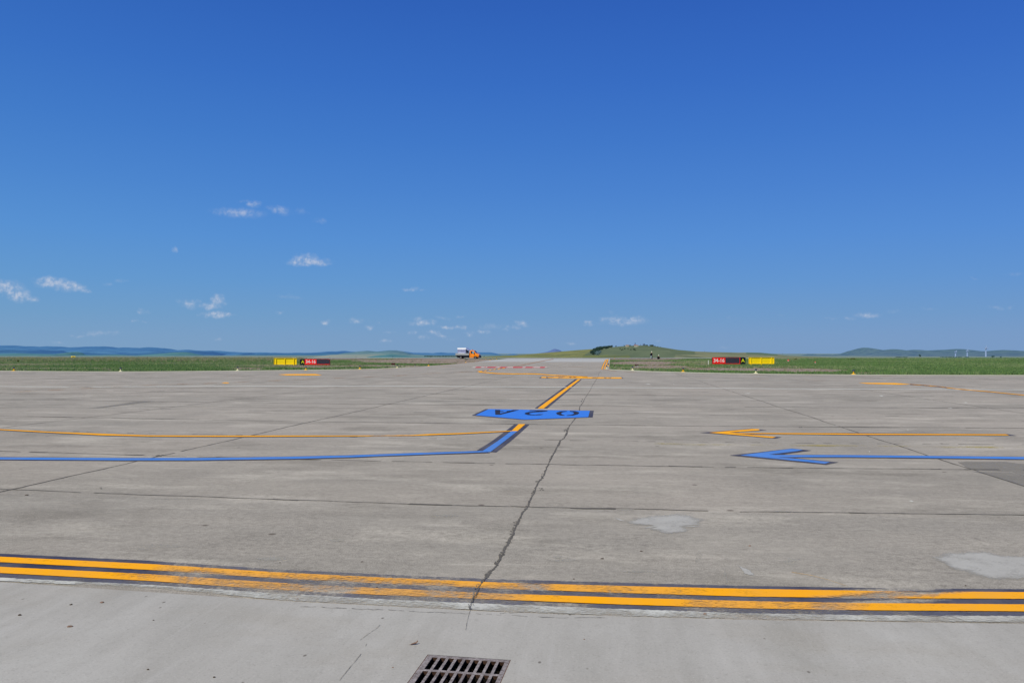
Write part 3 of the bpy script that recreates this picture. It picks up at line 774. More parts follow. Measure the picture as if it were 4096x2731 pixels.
# taxi centre line: amber with dark borders, then blue lead-in
th = line_thing('centre_line', 'amber taxi line with dark borders running to the far amber panel', 'painted line', (2200,1600))
strip('border', [(2300,1516.6),(2138.7,1633)], [(2311.5,1516.6),(2151,1633.4)], .004, M['black_far'], th, 60, lambda x, f: .22, .004, byx=False)
strip('border', [(2321,1516.6),(2173,1633.4)], [(2327.5,1516.8),(2189,1633.5)], .004, M['black_far'], th, 60, lambda x, f: .22, .004, byx=False)
strip('stripe', [(2311.2,1516.6),(2150.6,1633.6)], [(2322.4,1516.7),(2174.4,1633.8)], .008, M['yellow_far'], th, 60, lambda x, f: .08, .0, byx=False)
th = line_thing('lead_in_line', 'blue lead-in line with dark borders joining the long blue line at a corner', 'painted line', (2000,1760))
strip('border', [(2056.6,1697),(2026,1721),(1965,1766),(1904.8,1803.4)], [(2075,1697),(2046,1725),(1990,1768),(1931.6,1804)], .004, M['black_far'], th, 60, lambda x, f: .15, .002, byx=False)
strip('border', [(2101,1697),(2069,1725),(2015,1767),(1962,1808)], [(2117.9,1697.5),(2088,1725),(2040,1767),(1985.2,1808.7)], .004, M['black_far'], th, 60, lambda x, f: .15, .002, byx=False)
strip('stripe', [(2045,1725),(1992,1764),(1931.6,1804)], [(2069.4,1725),(2017,1766),(1962,1808)], .008, M['blueline'], th, 40, lambda x, f: .05, .0, byx=False)
o = strip('line_stub', [(2074.5,1697),(2045,1725)], [(2101.3,1697),(2069.4,1725)], .009, M['yellow_far'], None, 14, lambda x, f: .05, byx=False)
tag(o, 'short amber piece of line between the 02A panel and the blue line', 'painted line')
BT = [(-900,1826),(0,1830.2),(500,1833.4),(823,1827.5),(1000,1830),(1176,1829.5),(1529,1817),(1906.6,1804.8)]
BT = [(-900,1826),(0,1830.2),(300,1832),(500,1833.2),(800,1832.6),(1000,1830.4),(1176,1827.5),(1411,1822),(1529,1817.6),(1700,1811.5),(1935,1804.4)]
BB = [(-900,1835),(0,1838.9),(300,1840.5),(500,1842),(800,1841.6),(1000,1838.6),(1176,1836.2),(1411,1829.5),(1529,1824.6),(1700,1818.5),(1962,1808.4)]
th = line_thing('curved_line', 'long blue line with thin dark edges curving off to the left', 'painted line', (1000,1835))
strip('border', [(x, y-2.2) for x, y in BT[:-1]]+[(1910,1802.6)], [(x, y+2.2) for x, y in BB[:-1]]+[(1962,1812)], .004, M['black_far'], th, 220, lambda x, f: .1)
strip('stripe', BT, BB, .008, M['blueline'], th, 220, lambda x, f: .05)
YT = [(-700,1700),(0,1716.6),(85,1721),(170,1725),(300,1732),(400,1737.4),(600,1742.2),(753,1742.6),(1000,1743),(1119,1743),(1300,1743),(1500,1742.6),(1650,1741),(1850,1732.2),(2052,1722.8)]
YB = [(-700,1706),(0,1720.2),(85,1725),(170,1729.6),(300,1736),(400,1741.4),(600,1746),(753,1747),(1000,1747.4),(1119,1747),(1300,1746),(1500,1745),(1650,1743.6),(1850,1736.2),(2047,1725.6)]
YT = [(-700,1700),(0,1717),(85,1721),(200,1727.5),(300,1731),(430,1736),(600,1742),(753,1742.6),(1000,1743),(1119,1742.6),(1300,1743),(1500,1742.4),(1650,1740.6),(1715,1736.5),(1850,1732.2),(2052,1722.8)]
th = line_thing('curved_line', 'thin amber line with dark edges curving off to the left above the blue one', 'painted line', (1000,1745))
def wy(x, f): return .75 if 1480 < x < 1640 else .06
strip('border', [(x, y-1.6) for x, y in YT], [(x, y+1.6) for x, y in YB], .004, M['black_far'], th, 220, lambda x, f: .95 if 1430 < x < 1720 else .12)
strip('stripe', YT, YB, .008, M['yellow_far'], th, 220, wy)

# arrows on the right
k3 = 700/2352; r1 = lambda pts: sc(pts, 2750, 1650, k3)
SH1 = [(3396,1734.5),(3750,1736.2),(4024,1737.6),(4037,1741.6),(3750,1740.6),(3396,1739.4)]
th = line_thing('painted_arrow', 'amber arrow pointing left, the upper of two on the right of the apron', 'painted arrow', (3300,1738))
flat('border', [r1([(165,271),(865,215),(1065,238),(640,264),(700,271),(2172,272)])+[(3750,1733.6),(4026,1735.4),(4067,1742.6),(3750,1742.4),(3396,1741.2)]+r1([(1500,297),(820,291),(1265,331),(1180,349)])], .004, M['black_far'], th)
flat('arrow', [r1([(290,272),(865,223),(952,224),(976,237),(930,244),(555,270),(640,277),(1500,279),(2172,283)])+SH1+r1([(1500,293),(640,286),(1190,328),(1140,344)])], .008, M['yellow_far'], th)
th = line_thing('painted_arrow', 'larger blue arrow pointing left, below the amber arrow', 'painted arrow', (3300,1825))
flat('border', [r1([(560,576),(1400,483),(1665,510),(1260,566),(2172,569)])+[(3750,1823),(4096,1826.6),(4800,1834),(4800,1846),(4096,1839.4),(3750,1835),(3396,1831.2)]+r1([(1400,608),(2030,668),(1860,702)])], .004, M['black_far'], th)
flat('arrow', [r1([(710,577),(1390,490),(1555,502),(1480,520),(1095,568),(1180,574),(2172,576)])+[(3750,1825),(4096,1828.6),(4800,1836),(4800,1844),(4096,1837.4),(3750,1833),(3396,1829)]+r1([(1330,603),(1210,600),(1915,668),(1845,690)])], .008, M['blueline'], th)
o = strip('faded_line', [(2615,1771),(2750,1775.5),(3450,1781),(3783,1785),(4096,1786.6),(4800,1792)], [(2615,1777),(2750,1781),(3450,1786.4),(3783,1791),(4096,1792.6),(4800,1799)], .006, M['fadedyellow'], None, 160, lambda x, f: .80+.16*math.sin(x*.011)+.1*random.random())
tag(o, 'almost worn away yellow line between the amber and the blue arrow', 'painted line')
# white line across
WL = [(-900,1541),(0,1545.3),(200,1547),(300,1547.6),(450,1547.6),(550,1546),(850,1544.8),(1150,1544.4),(1450,1543.3),(1750,1545),(2022,1547),(2260,1549),(2550,1550.7),(2857,1552.3),(3100,1554.5),(4096,1559),(4900,1563)]
o = strip('cross_line', [(x, y-.9) for x, y in WL], [(x, y+.9) for x, y in WL], .005, M['white'], None, 260, lambda x, f: (.95 if 280 < x < 370 else .45 if 180 < x < 560 else .1+.12*random.random()))
tag(o, 'thin white line running straight across the whole apron', 'painted line')
# worn orange taxi lines on the far apron
def band(pts, w_): return [(x, y-w_) for x, y in pts], [(x, y+w_) for x, y in pts]
L1 = [(-300,1577),(0,1571),(230,1559.5),(357,1553),(550,1543),(703,1537),(902,1531),(1022,1525),(1150,1520),(1303,1513.5),(1425,1510),(1596,1502.6),(1717,1493.5),(1788,1491),(1853,1488),(1912,1485.2)]
tp, bt = band(L1, 1.5)
o = strip('faded_line', tp, bt, .006, M['faded'], None, 200, lambda x, f: .5+.2*math.sin(x*.05)+.15*random.random()); tag(o, 'washed out orange line drifting across the far left of the apron', 'painted line')
L2 = [(1905,1485.5),(1940,1484),(1963.6,1480),(1990,1476.5),(2014.6,1472.3),(2035,1470.5)]
th = line_thing('dashed_line', 'amber dashes with dark edges curving up to the red and white panel', 'painted line', (1963,1480))
for i, (a, b_) in enumerate([((1908,1485.6),(1930,1484.2)),((1934,1483),(1948,1481.8)),((1952,1480.9),(1967,1478.6)),((1970,1478.2),(1984,1476.4)),((1988,1475.6),(2003,1473.8)),((2006,1473),(2022,1471))]):
    (x0, y0_), (x1, y1_) = a, b_
    flat('border', [[(x0-3,y0_+.6),(x0+4,y0_-2.4),(x1+4,y1_-1.6),(x1-1,y1_+1.8)]], .004, M['black_far'], th)
    flat('dash', [[(x0,y0_+1),(x0+5,y0_-1.6),(x1+1,y1_-1),(x1-3,y1_+1.6)]], .008, M['yellow_far'], th)
L3 = [(2045,1468.8),(2059.5,1465.6),(2095,1459),(2132.6,1451),(2175,1442.6),(2214,1436)]
tp, bt = band(L3, 1.0)
o = strip('faded_line', [(x-1.5, y-.9) for x, y in L3], [(x+1.5, y+.9) for x, y in L3], .01, paint('brown worn line', lin(164,128,100), .4, scale=.2), None, 60, lambda x, f: .15); tag(o, 'brownish worn centre line running up the far taxiway', 'painted line')
L4 = [(1915,1487.5),(1955,1491),(1989,1494),(2050,1495.3),(2100,1494.8),(2140,1495.2),(2166,1497),(2195,1499.6),(2221,1500.8),(2262,1503),(2306,1505.6),(2350,1507.4)]
tp, bt = band(L4, 1.7)
th = line_thing('curved_line', 'wavy amber line with scuffed dark edges on the far apron left of the crack', 'painted line', (2100,1495))
strip('border', [(x, y-1) for x, y in tp], [(x, y+.9) for x, y in bt], .004, M['black_far'], th, 90, lambda x, f: .3+.5*(math.sin(x*.12) > .1))
strip('stripe', tp, bt, .008, M['yellow_far'], th, 90, lambda x, f: .12+.35*K(x, 2150, 2260))
# far amber patches
for nm, pts, lb_ in [('panel_marking', [(1112,1498),(1148.8,1496),(1262.6,1495.6),(1288,1500.2),(1274,1501.3),(1148.8,1501.2)], 'flat amber panel painted on the far apron below the left red sign'),
                     ('panel_marking', [(3434,1531),(3580,1531.6),(3644,1536.6),(3600,1538.6),(3470,1535.4)], 'flat amber panel painted on the far right of the apron'),
                     ('line_stub', [(886,1531.6),(898,1529.4),(910,1529.6),(918,1531.8),(908,1533.4),(893,1532.6)], 'short bright amber dab on the worn line at far left')]:
    o = flat(nm, [pts], .008, M['yellow_far']); tag(o, lb_, 'painted marking')
L5 = [(3640,1537),(3700,1541.5),(3760,1546.5),(3830,1556),(3960,1567),(4096,1580.5),(4700,1640)]
tp, bt = band(L5, 1.05)
th = line_thing('curved_line', 'amber line with dark edges swinging off the right side of the far apron', 'painted line', (3900,1562))
strip('border', [(x, y-1) for x, y in tp], [(x, y+1) for x, y in bt], .004, M['black_far'], th, 90, lambda x, f: .25+.3*random.random())
strip('stripe', tp, bt, .008, M['yellow_far'], th, 90, lambda x, f: .2+.45*(x < 3790)+.15*random.random())
for pts, w_, wr, lb_ in [([(2470,1486),(2540,1488.4),(2620,1490.6),(2720,1493),(2900,1497),(3100,1499.4),(3400,1503),(3700,1505)], 1.2, .62, 'faint orange line just inside the right shoulder'),
                     ([(2760,1511),(2900,1512.4),(3100,1515),(3300,1523)], 1.1, .62, 'faint orange line on the far right apron before the signs'),
                     ([(1400,1479.5),(1480,1477.5),(1558,1474.6),(1622,1469.6),(1737,1462),(1819,1455.6),(1900,1446.4),(1960,1441.4)], .9, .34, 'thin orange edge line along the left side of the taxiway'),
                     ([(1700,1467.5),(1790,1466.6),(1880,1466),(2050,1465.6),(2150,1465.6),(2300,1467),(2420,1469)], .8, .55, 'faint orange line across the taxiway behind the red panel'),
                     ([(880,1500.5),(1000,1500.6)], .8, .6, 'faint orange scrap of line left of the amber panel')]:
    tp, bt = band(pts, w_)
    o = strip('faded_line', tp, bt, .007, M['faded'], None, 120, lambda x, f: wr+.25*math.sin(x*.043)*math.sin(x*.017)+.1*random.random()); tag(o, lb_, 'painted line')
# red and white panel
th = line_thing('mandatory_marking', 'long red and white panel painted across the far taxiway', 'painted sign', (2040,1469))
flat('panel', [[(1884,1471),(1903,1467),(2190,1467.3),(2178,1471.6)]], .012, M['red'], th)
segs = [(1882,1906,1),(1920,1938,0),(1938,1950,1),(1979,2002,1),(2021,2052,0),(2086,2104,1),(2126,2160,0),(2176,2190,1)]
flat('lettering', [[(a, 1470.6), (a+(b_-a)*.35+2*s_, 1468.2), (b_+1, 1467.6+.6*(1-s_)), (b_-(b_-a)*.3*s_-1, 1470.9)] for a, b_, s_ in segs], .016, M['white'], th)
# double line up the right edge of the taxiway
th = line_thing('double_line', 'double amber line running up the right edge of the taxiway', 'painted line', (2415,1470))
E1 = [(2425.6,1437.2),(2420,1447),(2415,1456.5),(2411,1467),(2407.5,1474),(2409,1478.3),(2428,1480.6),(2463,1485)]
E2 = [(2432,1437),(2428.6,1447),(2425,1457),(2421,1467),(2418,1474),(2420,1477),(2440,1479.6),(2466,1483.4)]
for E_ in (E1, E2):
    strip('border', [(x-3.4, y) for x, y in E_], [(x+3.2, y+.4) for x, y in E_], .004, M['black_far'], th, 60, lambda x, f: .2, byx=False)
    strip('stripe', [(x-2.2, y-.2) for x, y in E_], [(x+2.0, y+.5) for x, y in E_], .008, M['yellow_far'], th, 60, lambda x, f: .06, byx=False)

# ------------------------------------------------------------------ hills
def hill_mat(name, c_low, c_high, c_dark, sc_=1.0, sp=(.002,.004)):
    m, t, b, out = material(name)
    pos = t.world_pos()
    f1 = t.noise(t.mapping(pos, (sp[0]*sc_, sp[1]*sc_*.4, .02*sc_)), 1.0, 5, .6); f2 = t.noise(t.mapping(pos, (sp[0]*3*sc_, sp[1]*1.2*sc_, .06*sc_)), 1.0, 4, .6)
    v = t.attr('lev')
    col = t.mix(t.math('ADD', v, t.map(f1, .35, .65, -.3, .3), clamp=True), c_low, c_high)
    col = t.mix(t.map(f2, .48, .62, 0, .75), col, c_dark)
    vc = t.attr('tint', True); 
    al_ = t.new('ShaderNodeAttribute', attribute_name='tint').outputs['Alpha']
    col = t.mix(t.attr('tintk'), col, t.mix(t.map(f2, .42, .62, 0, .75), vc, c_dark))
    t.put(b.inputs['Base Color'], col); b.inputs['Specular IOR Level'].default_value = 0; b.inputs['Roughness'].default_value = 1
    return m
def ridge(name, sil, D, front, back, mat, label, nt=14, step=6.0, tint=None, rough=.3, base=None, power=1.0):
    """terrain: crest line given in survey coordinates at distance D, sloping to the plain in front and behind"""
    xs_, ys_ = zip(*sil); n = max(8, int((xs_[-1]-xs_[0])/step))
    pxs = np.linspace(xs_[0], xs_[-1], n)
    vs = []; lev = []; tn = []; tk = []
    for px in pxs:
        py = float(np.interp(px, xs_, ys_))
        py = py+rough*(mnoise.fractal(Vector((px*.03, D*.01, 0)), .8, 2.2, 4))*2.0
        top = P(px, py, D)
        for k in range(-nt, nt//2+1):
            f = k/nt if k < 0 else k/(nt/2)
            Y = D+(front*f if k < 0 else back*f)
            zb = (T(Y) if base is None else base)-.01*D*.02-3
            g = (1-abs(f)**power)
            g = g*g*(3-2*g) if power == 1 else g
            X = top.x*(.25+.75*(Y/D)) if k < 0 else top.x*(Y/D)
            z = zb+(top.z-zb)*g
            if -1 < f < 0: z += mnoise.fractal(Vector((X*12/D, Y*14/D, 3)), .8, 2.1, 4)*rough*D/F*3.0*min(1, -f*4)*g
            vs.append((X, Y, z)); lev.append(g)
            if tint:
                c, kk = tint(*project(X, Y, z)); tn.append(c); tk.append(kk)
    nk = nt+nt//2+1
    fs = [(i*nk+k, (i+1)*nk+k, (i+1)*nk+k+1, i*nk+k+1) for i in range(n-1) for k in range(nk-1)]
    me = bpy.data.meshes.new(name); me.from_pydata(vs, [], fs); o = link(name, me, mat)
    for p in me.polygons: p.use_smooth = True
    fattr(me, 'lev', lev)
    if tint: cattr(me, 'tint', tn); fattr(me, 'tintk', tk)
    bm = bmesh.new(); bm.from_mesh(me); bmesh.ops.recalc_face_normals(bm, faces=bm.faces[:])
    if sum(f.normal.z for f in bm.faces) < 0:
        for f in bm.faces: f.normal_flip()
    bm.to_mesh(me); bm.free()
    tag(o, label, 'hill', kind='structure'); return o
HB = hill_mat('blue far hills', lin(84,130,158), lin(74,120,156), lin(58,100,142), .5)  # distance haze is mixed into the colours of these far hills
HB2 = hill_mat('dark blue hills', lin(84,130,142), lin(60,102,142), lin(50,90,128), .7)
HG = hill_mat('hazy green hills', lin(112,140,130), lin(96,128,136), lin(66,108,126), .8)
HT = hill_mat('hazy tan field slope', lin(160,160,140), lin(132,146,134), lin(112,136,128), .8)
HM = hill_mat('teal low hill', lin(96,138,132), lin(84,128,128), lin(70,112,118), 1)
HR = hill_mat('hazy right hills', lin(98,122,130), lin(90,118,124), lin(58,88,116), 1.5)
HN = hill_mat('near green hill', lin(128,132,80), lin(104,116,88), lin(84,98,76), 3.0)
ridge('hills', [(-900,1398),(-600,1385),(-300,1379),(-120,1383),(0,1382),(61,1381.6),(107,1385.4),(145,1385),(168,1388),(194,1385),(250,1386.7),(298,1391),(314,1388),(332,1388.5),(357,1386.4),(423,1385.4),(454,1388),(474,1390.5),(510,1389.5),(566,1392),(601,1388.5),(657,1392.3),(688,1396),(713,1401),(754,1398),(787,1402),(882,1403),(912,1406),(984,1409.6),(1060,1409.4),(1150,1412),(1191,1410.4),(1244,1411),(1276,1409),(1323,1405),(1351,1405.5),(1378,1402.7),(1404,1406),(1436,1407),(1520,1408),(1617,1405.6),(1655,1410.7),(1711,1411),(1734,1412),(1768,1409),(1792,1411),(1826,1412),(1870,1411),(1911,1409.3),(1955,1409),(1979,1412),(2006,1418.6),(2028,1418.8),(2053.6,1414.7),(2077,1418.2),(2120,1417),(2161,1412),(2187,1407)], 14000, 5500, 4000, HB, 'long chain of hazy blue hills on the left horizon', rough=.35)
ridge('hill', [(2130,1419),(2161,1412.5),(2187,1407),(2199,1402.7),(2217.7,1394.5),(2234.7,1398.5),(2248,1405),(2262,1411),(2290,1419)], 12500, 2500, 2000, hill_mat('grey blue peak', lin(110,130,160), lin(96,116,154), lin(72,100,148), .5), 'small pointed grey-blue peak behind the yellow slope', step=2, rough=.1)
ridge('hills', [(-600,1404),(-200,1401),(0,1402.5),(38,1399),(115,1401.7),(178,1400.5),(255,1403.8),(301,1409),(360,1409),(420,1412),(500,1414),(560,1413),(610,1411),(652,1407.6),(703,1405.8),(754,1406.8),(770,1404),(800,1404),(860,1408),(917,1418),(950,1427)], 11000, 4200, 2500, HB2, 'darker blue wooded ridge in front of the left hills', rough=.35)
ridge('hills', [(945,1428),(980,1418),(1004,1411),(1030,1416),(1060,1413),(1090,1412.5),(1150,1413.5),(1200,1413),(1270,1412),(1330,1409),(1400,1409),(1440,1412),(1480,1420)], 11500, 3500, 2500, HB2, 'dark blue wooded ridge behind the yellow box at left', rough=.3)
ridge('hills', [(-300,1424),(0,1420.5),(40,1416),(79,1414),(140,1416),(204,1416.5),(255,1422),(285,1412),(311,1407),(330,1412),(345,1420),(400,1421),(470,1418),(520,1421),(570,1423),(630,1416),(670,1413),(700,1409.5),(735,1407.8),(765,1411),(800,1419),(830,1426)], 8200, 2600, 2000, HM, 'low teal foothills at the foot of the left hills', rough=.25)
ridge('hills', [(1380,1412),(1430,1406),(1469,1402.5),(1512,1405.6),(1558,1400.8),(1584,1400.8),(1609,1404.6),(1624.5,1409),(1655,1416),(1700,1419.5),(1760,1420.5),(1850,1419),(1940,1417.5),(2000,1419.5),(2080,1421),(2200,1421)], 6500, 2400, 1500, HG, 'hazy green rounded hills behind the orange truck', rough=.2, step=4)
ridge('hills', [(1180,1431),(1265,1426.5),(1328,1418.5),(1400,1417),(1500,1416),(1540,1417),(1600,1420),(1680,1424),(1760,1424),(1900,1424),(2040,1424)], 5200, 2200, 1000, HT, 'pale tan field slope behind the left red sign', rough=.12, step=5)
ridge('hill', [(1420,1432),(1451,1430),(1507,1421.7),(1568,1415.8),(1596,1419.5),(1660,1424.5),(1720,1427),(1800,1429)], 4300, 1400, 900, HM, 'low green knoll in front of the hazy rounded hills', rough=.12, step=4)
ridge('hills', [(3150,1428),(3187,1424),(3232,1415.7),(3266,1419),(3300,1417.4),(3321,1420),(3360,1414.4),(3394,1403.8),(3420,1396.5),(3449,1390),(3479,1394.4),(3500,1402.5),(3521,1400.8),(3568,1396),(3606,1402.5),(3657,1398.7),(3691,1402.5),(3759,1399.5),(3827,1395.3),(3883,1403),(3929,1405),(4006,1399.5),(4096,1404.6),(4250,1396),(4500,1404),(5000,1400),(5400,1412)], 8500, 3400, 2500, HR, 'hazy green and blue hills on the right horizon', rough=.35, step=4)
def tint(px, py):
    c_y, c_g, c_o = lin(134,136,84), lin(104,116,88), lin(132,134,104)
    if px < 2330 or (px < 2378 and py < 1424-(px-2330)*.6): c = c_y; k = 1.0
    elif py > 1421+max(0, (px-2560))*.02 and px < 2520: c = lin(122,128,72); k = .9
    elif px < 2700 or (px < 2780 and py < 1418): c = c_g; k = 1.0
    elif 2984 < px < 3110 and py < 1423-(3110-px)*.06: c = lin(92,114,90); k = .9
    else: c = c_o; k = .9
    if 1419 < py < 1421.3 and px < 2380 and px > 2050: c = tuple(a*.72 for a in c[:3])+(1,)
    if 2590 < px < 2680 and abs(py-(1396+(px-2590)*.09)) < 1.2: c = lin(118,128,100)
    return c, k
hillD = 1900
HILLS = [(1800,1436),(1850,1431.4),(1921,1428),(1955,1425.5),(2023,1422),(2100,1418),(2170,1411.6),(2238,1406),(2310,1400),(2378,1395.5),(2430,1390),(2480,1385.4),(2520,1383),(2550,1382),(2580,1383),(2615,1386),(2650,1391),(2700,1399),(2780,1405.5),(2848,1408),(2950,1410),(2990,1409.6),(3030,1410.2),(3060,1413),(3112,1420),(3180,1424),(3260,1427),(3330,1431),(3400,1435)]
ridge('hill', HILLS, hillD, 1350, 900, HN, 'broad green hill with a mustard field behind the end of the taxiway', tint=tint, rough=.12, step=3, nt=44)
def hill_top(px, dy=0.0):
    py = float(np.interp(px, *zip(*HILLS))); return P(px, py+dy, hillD)

# ------------------------------------------------------------------ vegetation
def foliage_mat(name, c1, c2, c3=None):
    m, t, b, out = material(name)
    rnd = t.attr('tone'); col = t.mix(rnd, c1, c2)
    t.put(b.inputs['Base Color'], col); b.inputs['Roughness'].default_value = .8; b.inputs['Specular IOR Level'].default_value = .1
    tr = t.new('ShaderNodeBsdfTranslucent'); t.put(tr.inputs[0], col); ms = t.new('ShaderNodeMixShader'); ms.inputs[0].default_value = .35
    t.l.new(b.outputs[0], ms.inputs[1]); t.l.new(tr.outputs[0], ms.inputs[2]); t.l.new(ms.outputs[0], out.inputs[0])
    return m
def leaves(name, clumps, n, size, mat, parent=None):
    """clumps: (centre, rx, ry, rz); many small leaf faces"""
    V = []; Fc = []; tone = []
    for i in range(n):
        c, rx, ry, rz = random.choice(clumps)
        while True:
            p = Vector((random.uniform(-1,1), random.uniform(-1,1), random.uniform(-1,1)))
            if p.length < 1 and random.random() < .35+.65*p.length: break
        pos = Vector((c[0]+p.x*rx, c[1]+p.y*ry, c[2]+p.z*rz))
        a = Vector((random.gauss(0,1), random.gauss(0,1), random.gauss(0,1))).normalized(); b_ = a.orthogonal().normalized()
        s = size*random.uniform(.6, 1.3); k = len(V)
        V += [pos-a*s, pos+b_*s*.6, pos+a*s, pos-b_*s*.6]; Fc.append((k, k+1, k+2, k+3))
        tn_ = min(1, max(0, .45+p.z*.35+random.uniform(-.25, .25))); tone += [tn_]*4
    me = bpy.data.meshes.new(name); me.from_pydata([tuple(v) for v in V], [], Fc); o = link(name, me, mat, parent); fattr(me, 'tone', tone); return o
M['bark'] = plain('bark', lin(80,70,60), .9, .1, scale=4)
LF = {'hill': foliage_mat('hill foliage', lin(34,54,48), lin(70,94,74)), 'grey': foliage_mat('silver foliage', lin(80,108,106), lin(126,150,146)),
      'bush': foliage_mat('bush foliage', lin(62,84,36), lin(128,132,62)), 'haze': foliage_mat('hazy foliage', lin(52,88,88), lin(84,120,112)), 'weed': foliage_mat('weed foliage', lin(84,104,60), lin(196,204,182))}
def bush(name, base, w_, h_, mat, label, cat, n=60, group=None, trunk=True):
    t_ = empty(name, base, label=label, cat=cat, group=group)
    cl = [((random.uniform(-.35,.35)*w_, random.uniform(-.3,.3)*w_, h_*(.45+random.uniform(-.12,.2))), w_*.3, w_*.3, h_*.3) for _ in range(5)]
    leaves('crown', cl, n, max(w_, h_)*.10, mat, t_)
    if trunk:
        mb_ = MB(); mb_.tube((0,0,-.3), (0,0,h_*.45), w_*.05+.02, w_*.02+.01, 6)
        for q_ in range(3):
            an = q_*2.1; mb_.tube((0,0,h_*.25), (math.cos(an)*w_*.25, math.sin(an)*w_*.25, h_*.6), w_*.03+.01, .01, 5)
        mb_.build('trunk', M['bark'], t_)
    return t_
def hpt(px, py):
    """point on the front of the near hill below its crest"""
    top = hill_top(px); pt = float(np.interp(px, *zip(*HILLS)))
    # walk the profile
    best = None
    for k in range(0, 200):
        f = -k/200; Y = hillD+1350*f; zb = T(Y)-.01*hillD*.02-3; g = 1-abs(f); g = g*g*(3-2*g)
        z = zb+(top.z-zb)*g; xx = P(px, py, Y).x
        pp = project(xx, Y, z)[1]
        if pp >= py: best = (xx, Y, z); break
    return Vector(best or (top.x, hillD, top.z))
# wooded strip on the left shoulder of the green hill
cl = []
for i in range(170):
    f = random.random(); px = 2364+f*f*82+random.uniform(0, 22*(1-f)+3); lo = 1421-36*f**.65
    py = lo+random.uniform(-6, 3)+(0 if f < .3 else random.uniform(0, 3))
    top = float(np.interp(px, *zip(*HILLS))); py = max(py, top-.5)
    p = hpt(px, py); r = random.uniform(1.6, 3.4); cl.append(((p.x, p.y, p.z+r*.7), r, r, r*.9))
tag(leaves('wood', cl, 9000, .75, LF['hill']), 'dark strip of woodland climbing the left shoulder of the green hill', 'woodland', kind='stuff')
cl = []
for i in range(26):
    px = random.uniform(2368, 2402); py = random.uniform(1406, 1419); p = hpt(px, py); cl.append(((p.x, p.y-3, p.z+1.5), 2.2, 2, 1.8))
tag(leaves('scrub', cl, 1200, .7, LF['grey']), 'silvery scrub at the lower edge of the hillside wood', 'scrub', kind='stuff')
DESC = ['below the beige hilltop house', 'left of the hillside clump', 'in the middle of the green slope', 'lower on the slope', 'under the hilltop dish']
SHR = [(2480,1396,5,4),(2486,1400,5,4),(2492,1399,6,4),(2499,1396,5,4),(2512,1395,5,3),(2524,1399,5,4),(2535,1398,7,5),(2541,1401,5,3),(2539,1396,4,3),(2642,1408,5,5),(2465,1386,5,4),(2497,1383,4,4),(2519,1383,6,4)]
SL = ['leftmost dark shrub of the row below the hilltop', 'dark shrub at the foot of the leftmost pair on the slope', 'wide dark shrub second from the left on the slope', 'tall dark shrub left of centre on the green slope', 'small dark shrub standing alone below the beige house', 'dark shrub just left of the densest clump on the slope', 'largest dark shrub of the clump on the slope', 'dark shrub at the lower right of the slope clump', 'small dark shrub on top of the slope clump', 'lone dark shrub low on the right side of the hill', 'dark bush on the skyline just right of the wood', 'small bush on the skyline left of the beige house', 'round bush on the skyline right of the beige house']
for (px, py, wpx, hpx), lb_ in zip(SHR, SL):
    p = hpt(px, py+1); bush('shrub', p, wpx*p.y/F*1.3, hpx*p.y/F*1.4, LF['hill'], lb_, 'shrub', 150, 'shrubs on the green hill')
for px, py, wpx, hpx, lb_ in [(2588,1385,9,5,'dark tree behind the hilltop mast'),(2604,1387,12,6,'wide dark tree on the hilltop right of the dish'),(2611,1386,6,7,'tallest dark tree on the right of the hilltop'),(2621,1388.5,7,4,'low dark tree stepping down the right skyline'),(2631,1390.5,6,4,'small dark tree on the falling right skyline'),(2641,1392.5,4,3.5,'last small tree on the falling right skyline'),(2578,1384,10,5,'dark hedge-like tree under the hilltop dish')]:
    p = hill_top(px, 0); p = P(px, float(np.interp(px, *zip(*HILLS)))+1.2, hillD-4); bush('hill_tree', p, wpx*hillD/F*1.1, hpx*hillD/F*1.45, LF['hill'], lb_, 'tree', 260, 'trees on the hilltop')
# far trees on the plain
for px, py, wpx, hpx, D, lb_ in [(1936.5,1428.5,5,5,2600,'small round tree on the plain right of the truck'),(3680,1428.5,12,14,3600,'dark round tree on the right horizon left of the wind turbines'),(3969,1429,15,9,3600,'dark clump of trees right of the tall wind turbine'),(4004,1429,9,5,3600,'small dark tree farthest right before the hills')]:
    p = P(px, py, D); bush('tree', p, wpx*D/F, hpx*D/F, LF['haze'], lb_, 'tree', 160, 'scattered trees on the plain')
cl = []
for x0, x1 in ((3586,3634),(3765,3848),(3860,3875),(1700,1830)):
    for x in np.arange(x0, x1, 4):
        D = 3600 if x0 > 3000 else 3000
        p = P(x+random.uniform(-2,2), 1428 if x0 > 3000 else 1424.5, D); cl.append((tuple(p), 3.2, 3, 2.2 if x0 > 3000 else 1.6))
tag(leaves('treeline', cl, 2600, 1.2, LF['haze']), 'thin distant lines of trees between the fields', 'treeline', kind='stuff')
for px, py, wpx, hpx, lb_ in [(3183,1440,12,8,'yellowish bush in the grass right of the yellow box'),(3393.7,1440,11,7,'yellow-green bush at the left of the pair in the right grass'),(3410,1440,17,9,'wider yellow-green bush at the right of the pair in the right grass'),(3261,1437.5,8,4,'low dark tuft of weeds above the small red marker'),(72,1448,7,12,'tall dark weed in the grass at the far left')]:
    p = G(px, py); bush('bush', p, wpx*p.y/F, hpx*p.y/F, LF['bush'], lb_, 'bush', 260)
p = G(1864, 1439); bush('weed', p, .9, .45, LF['weed'], 'pale flowering weed in the dirt by the truck\'s rear wheel', 'plant', 260, trunk=False)

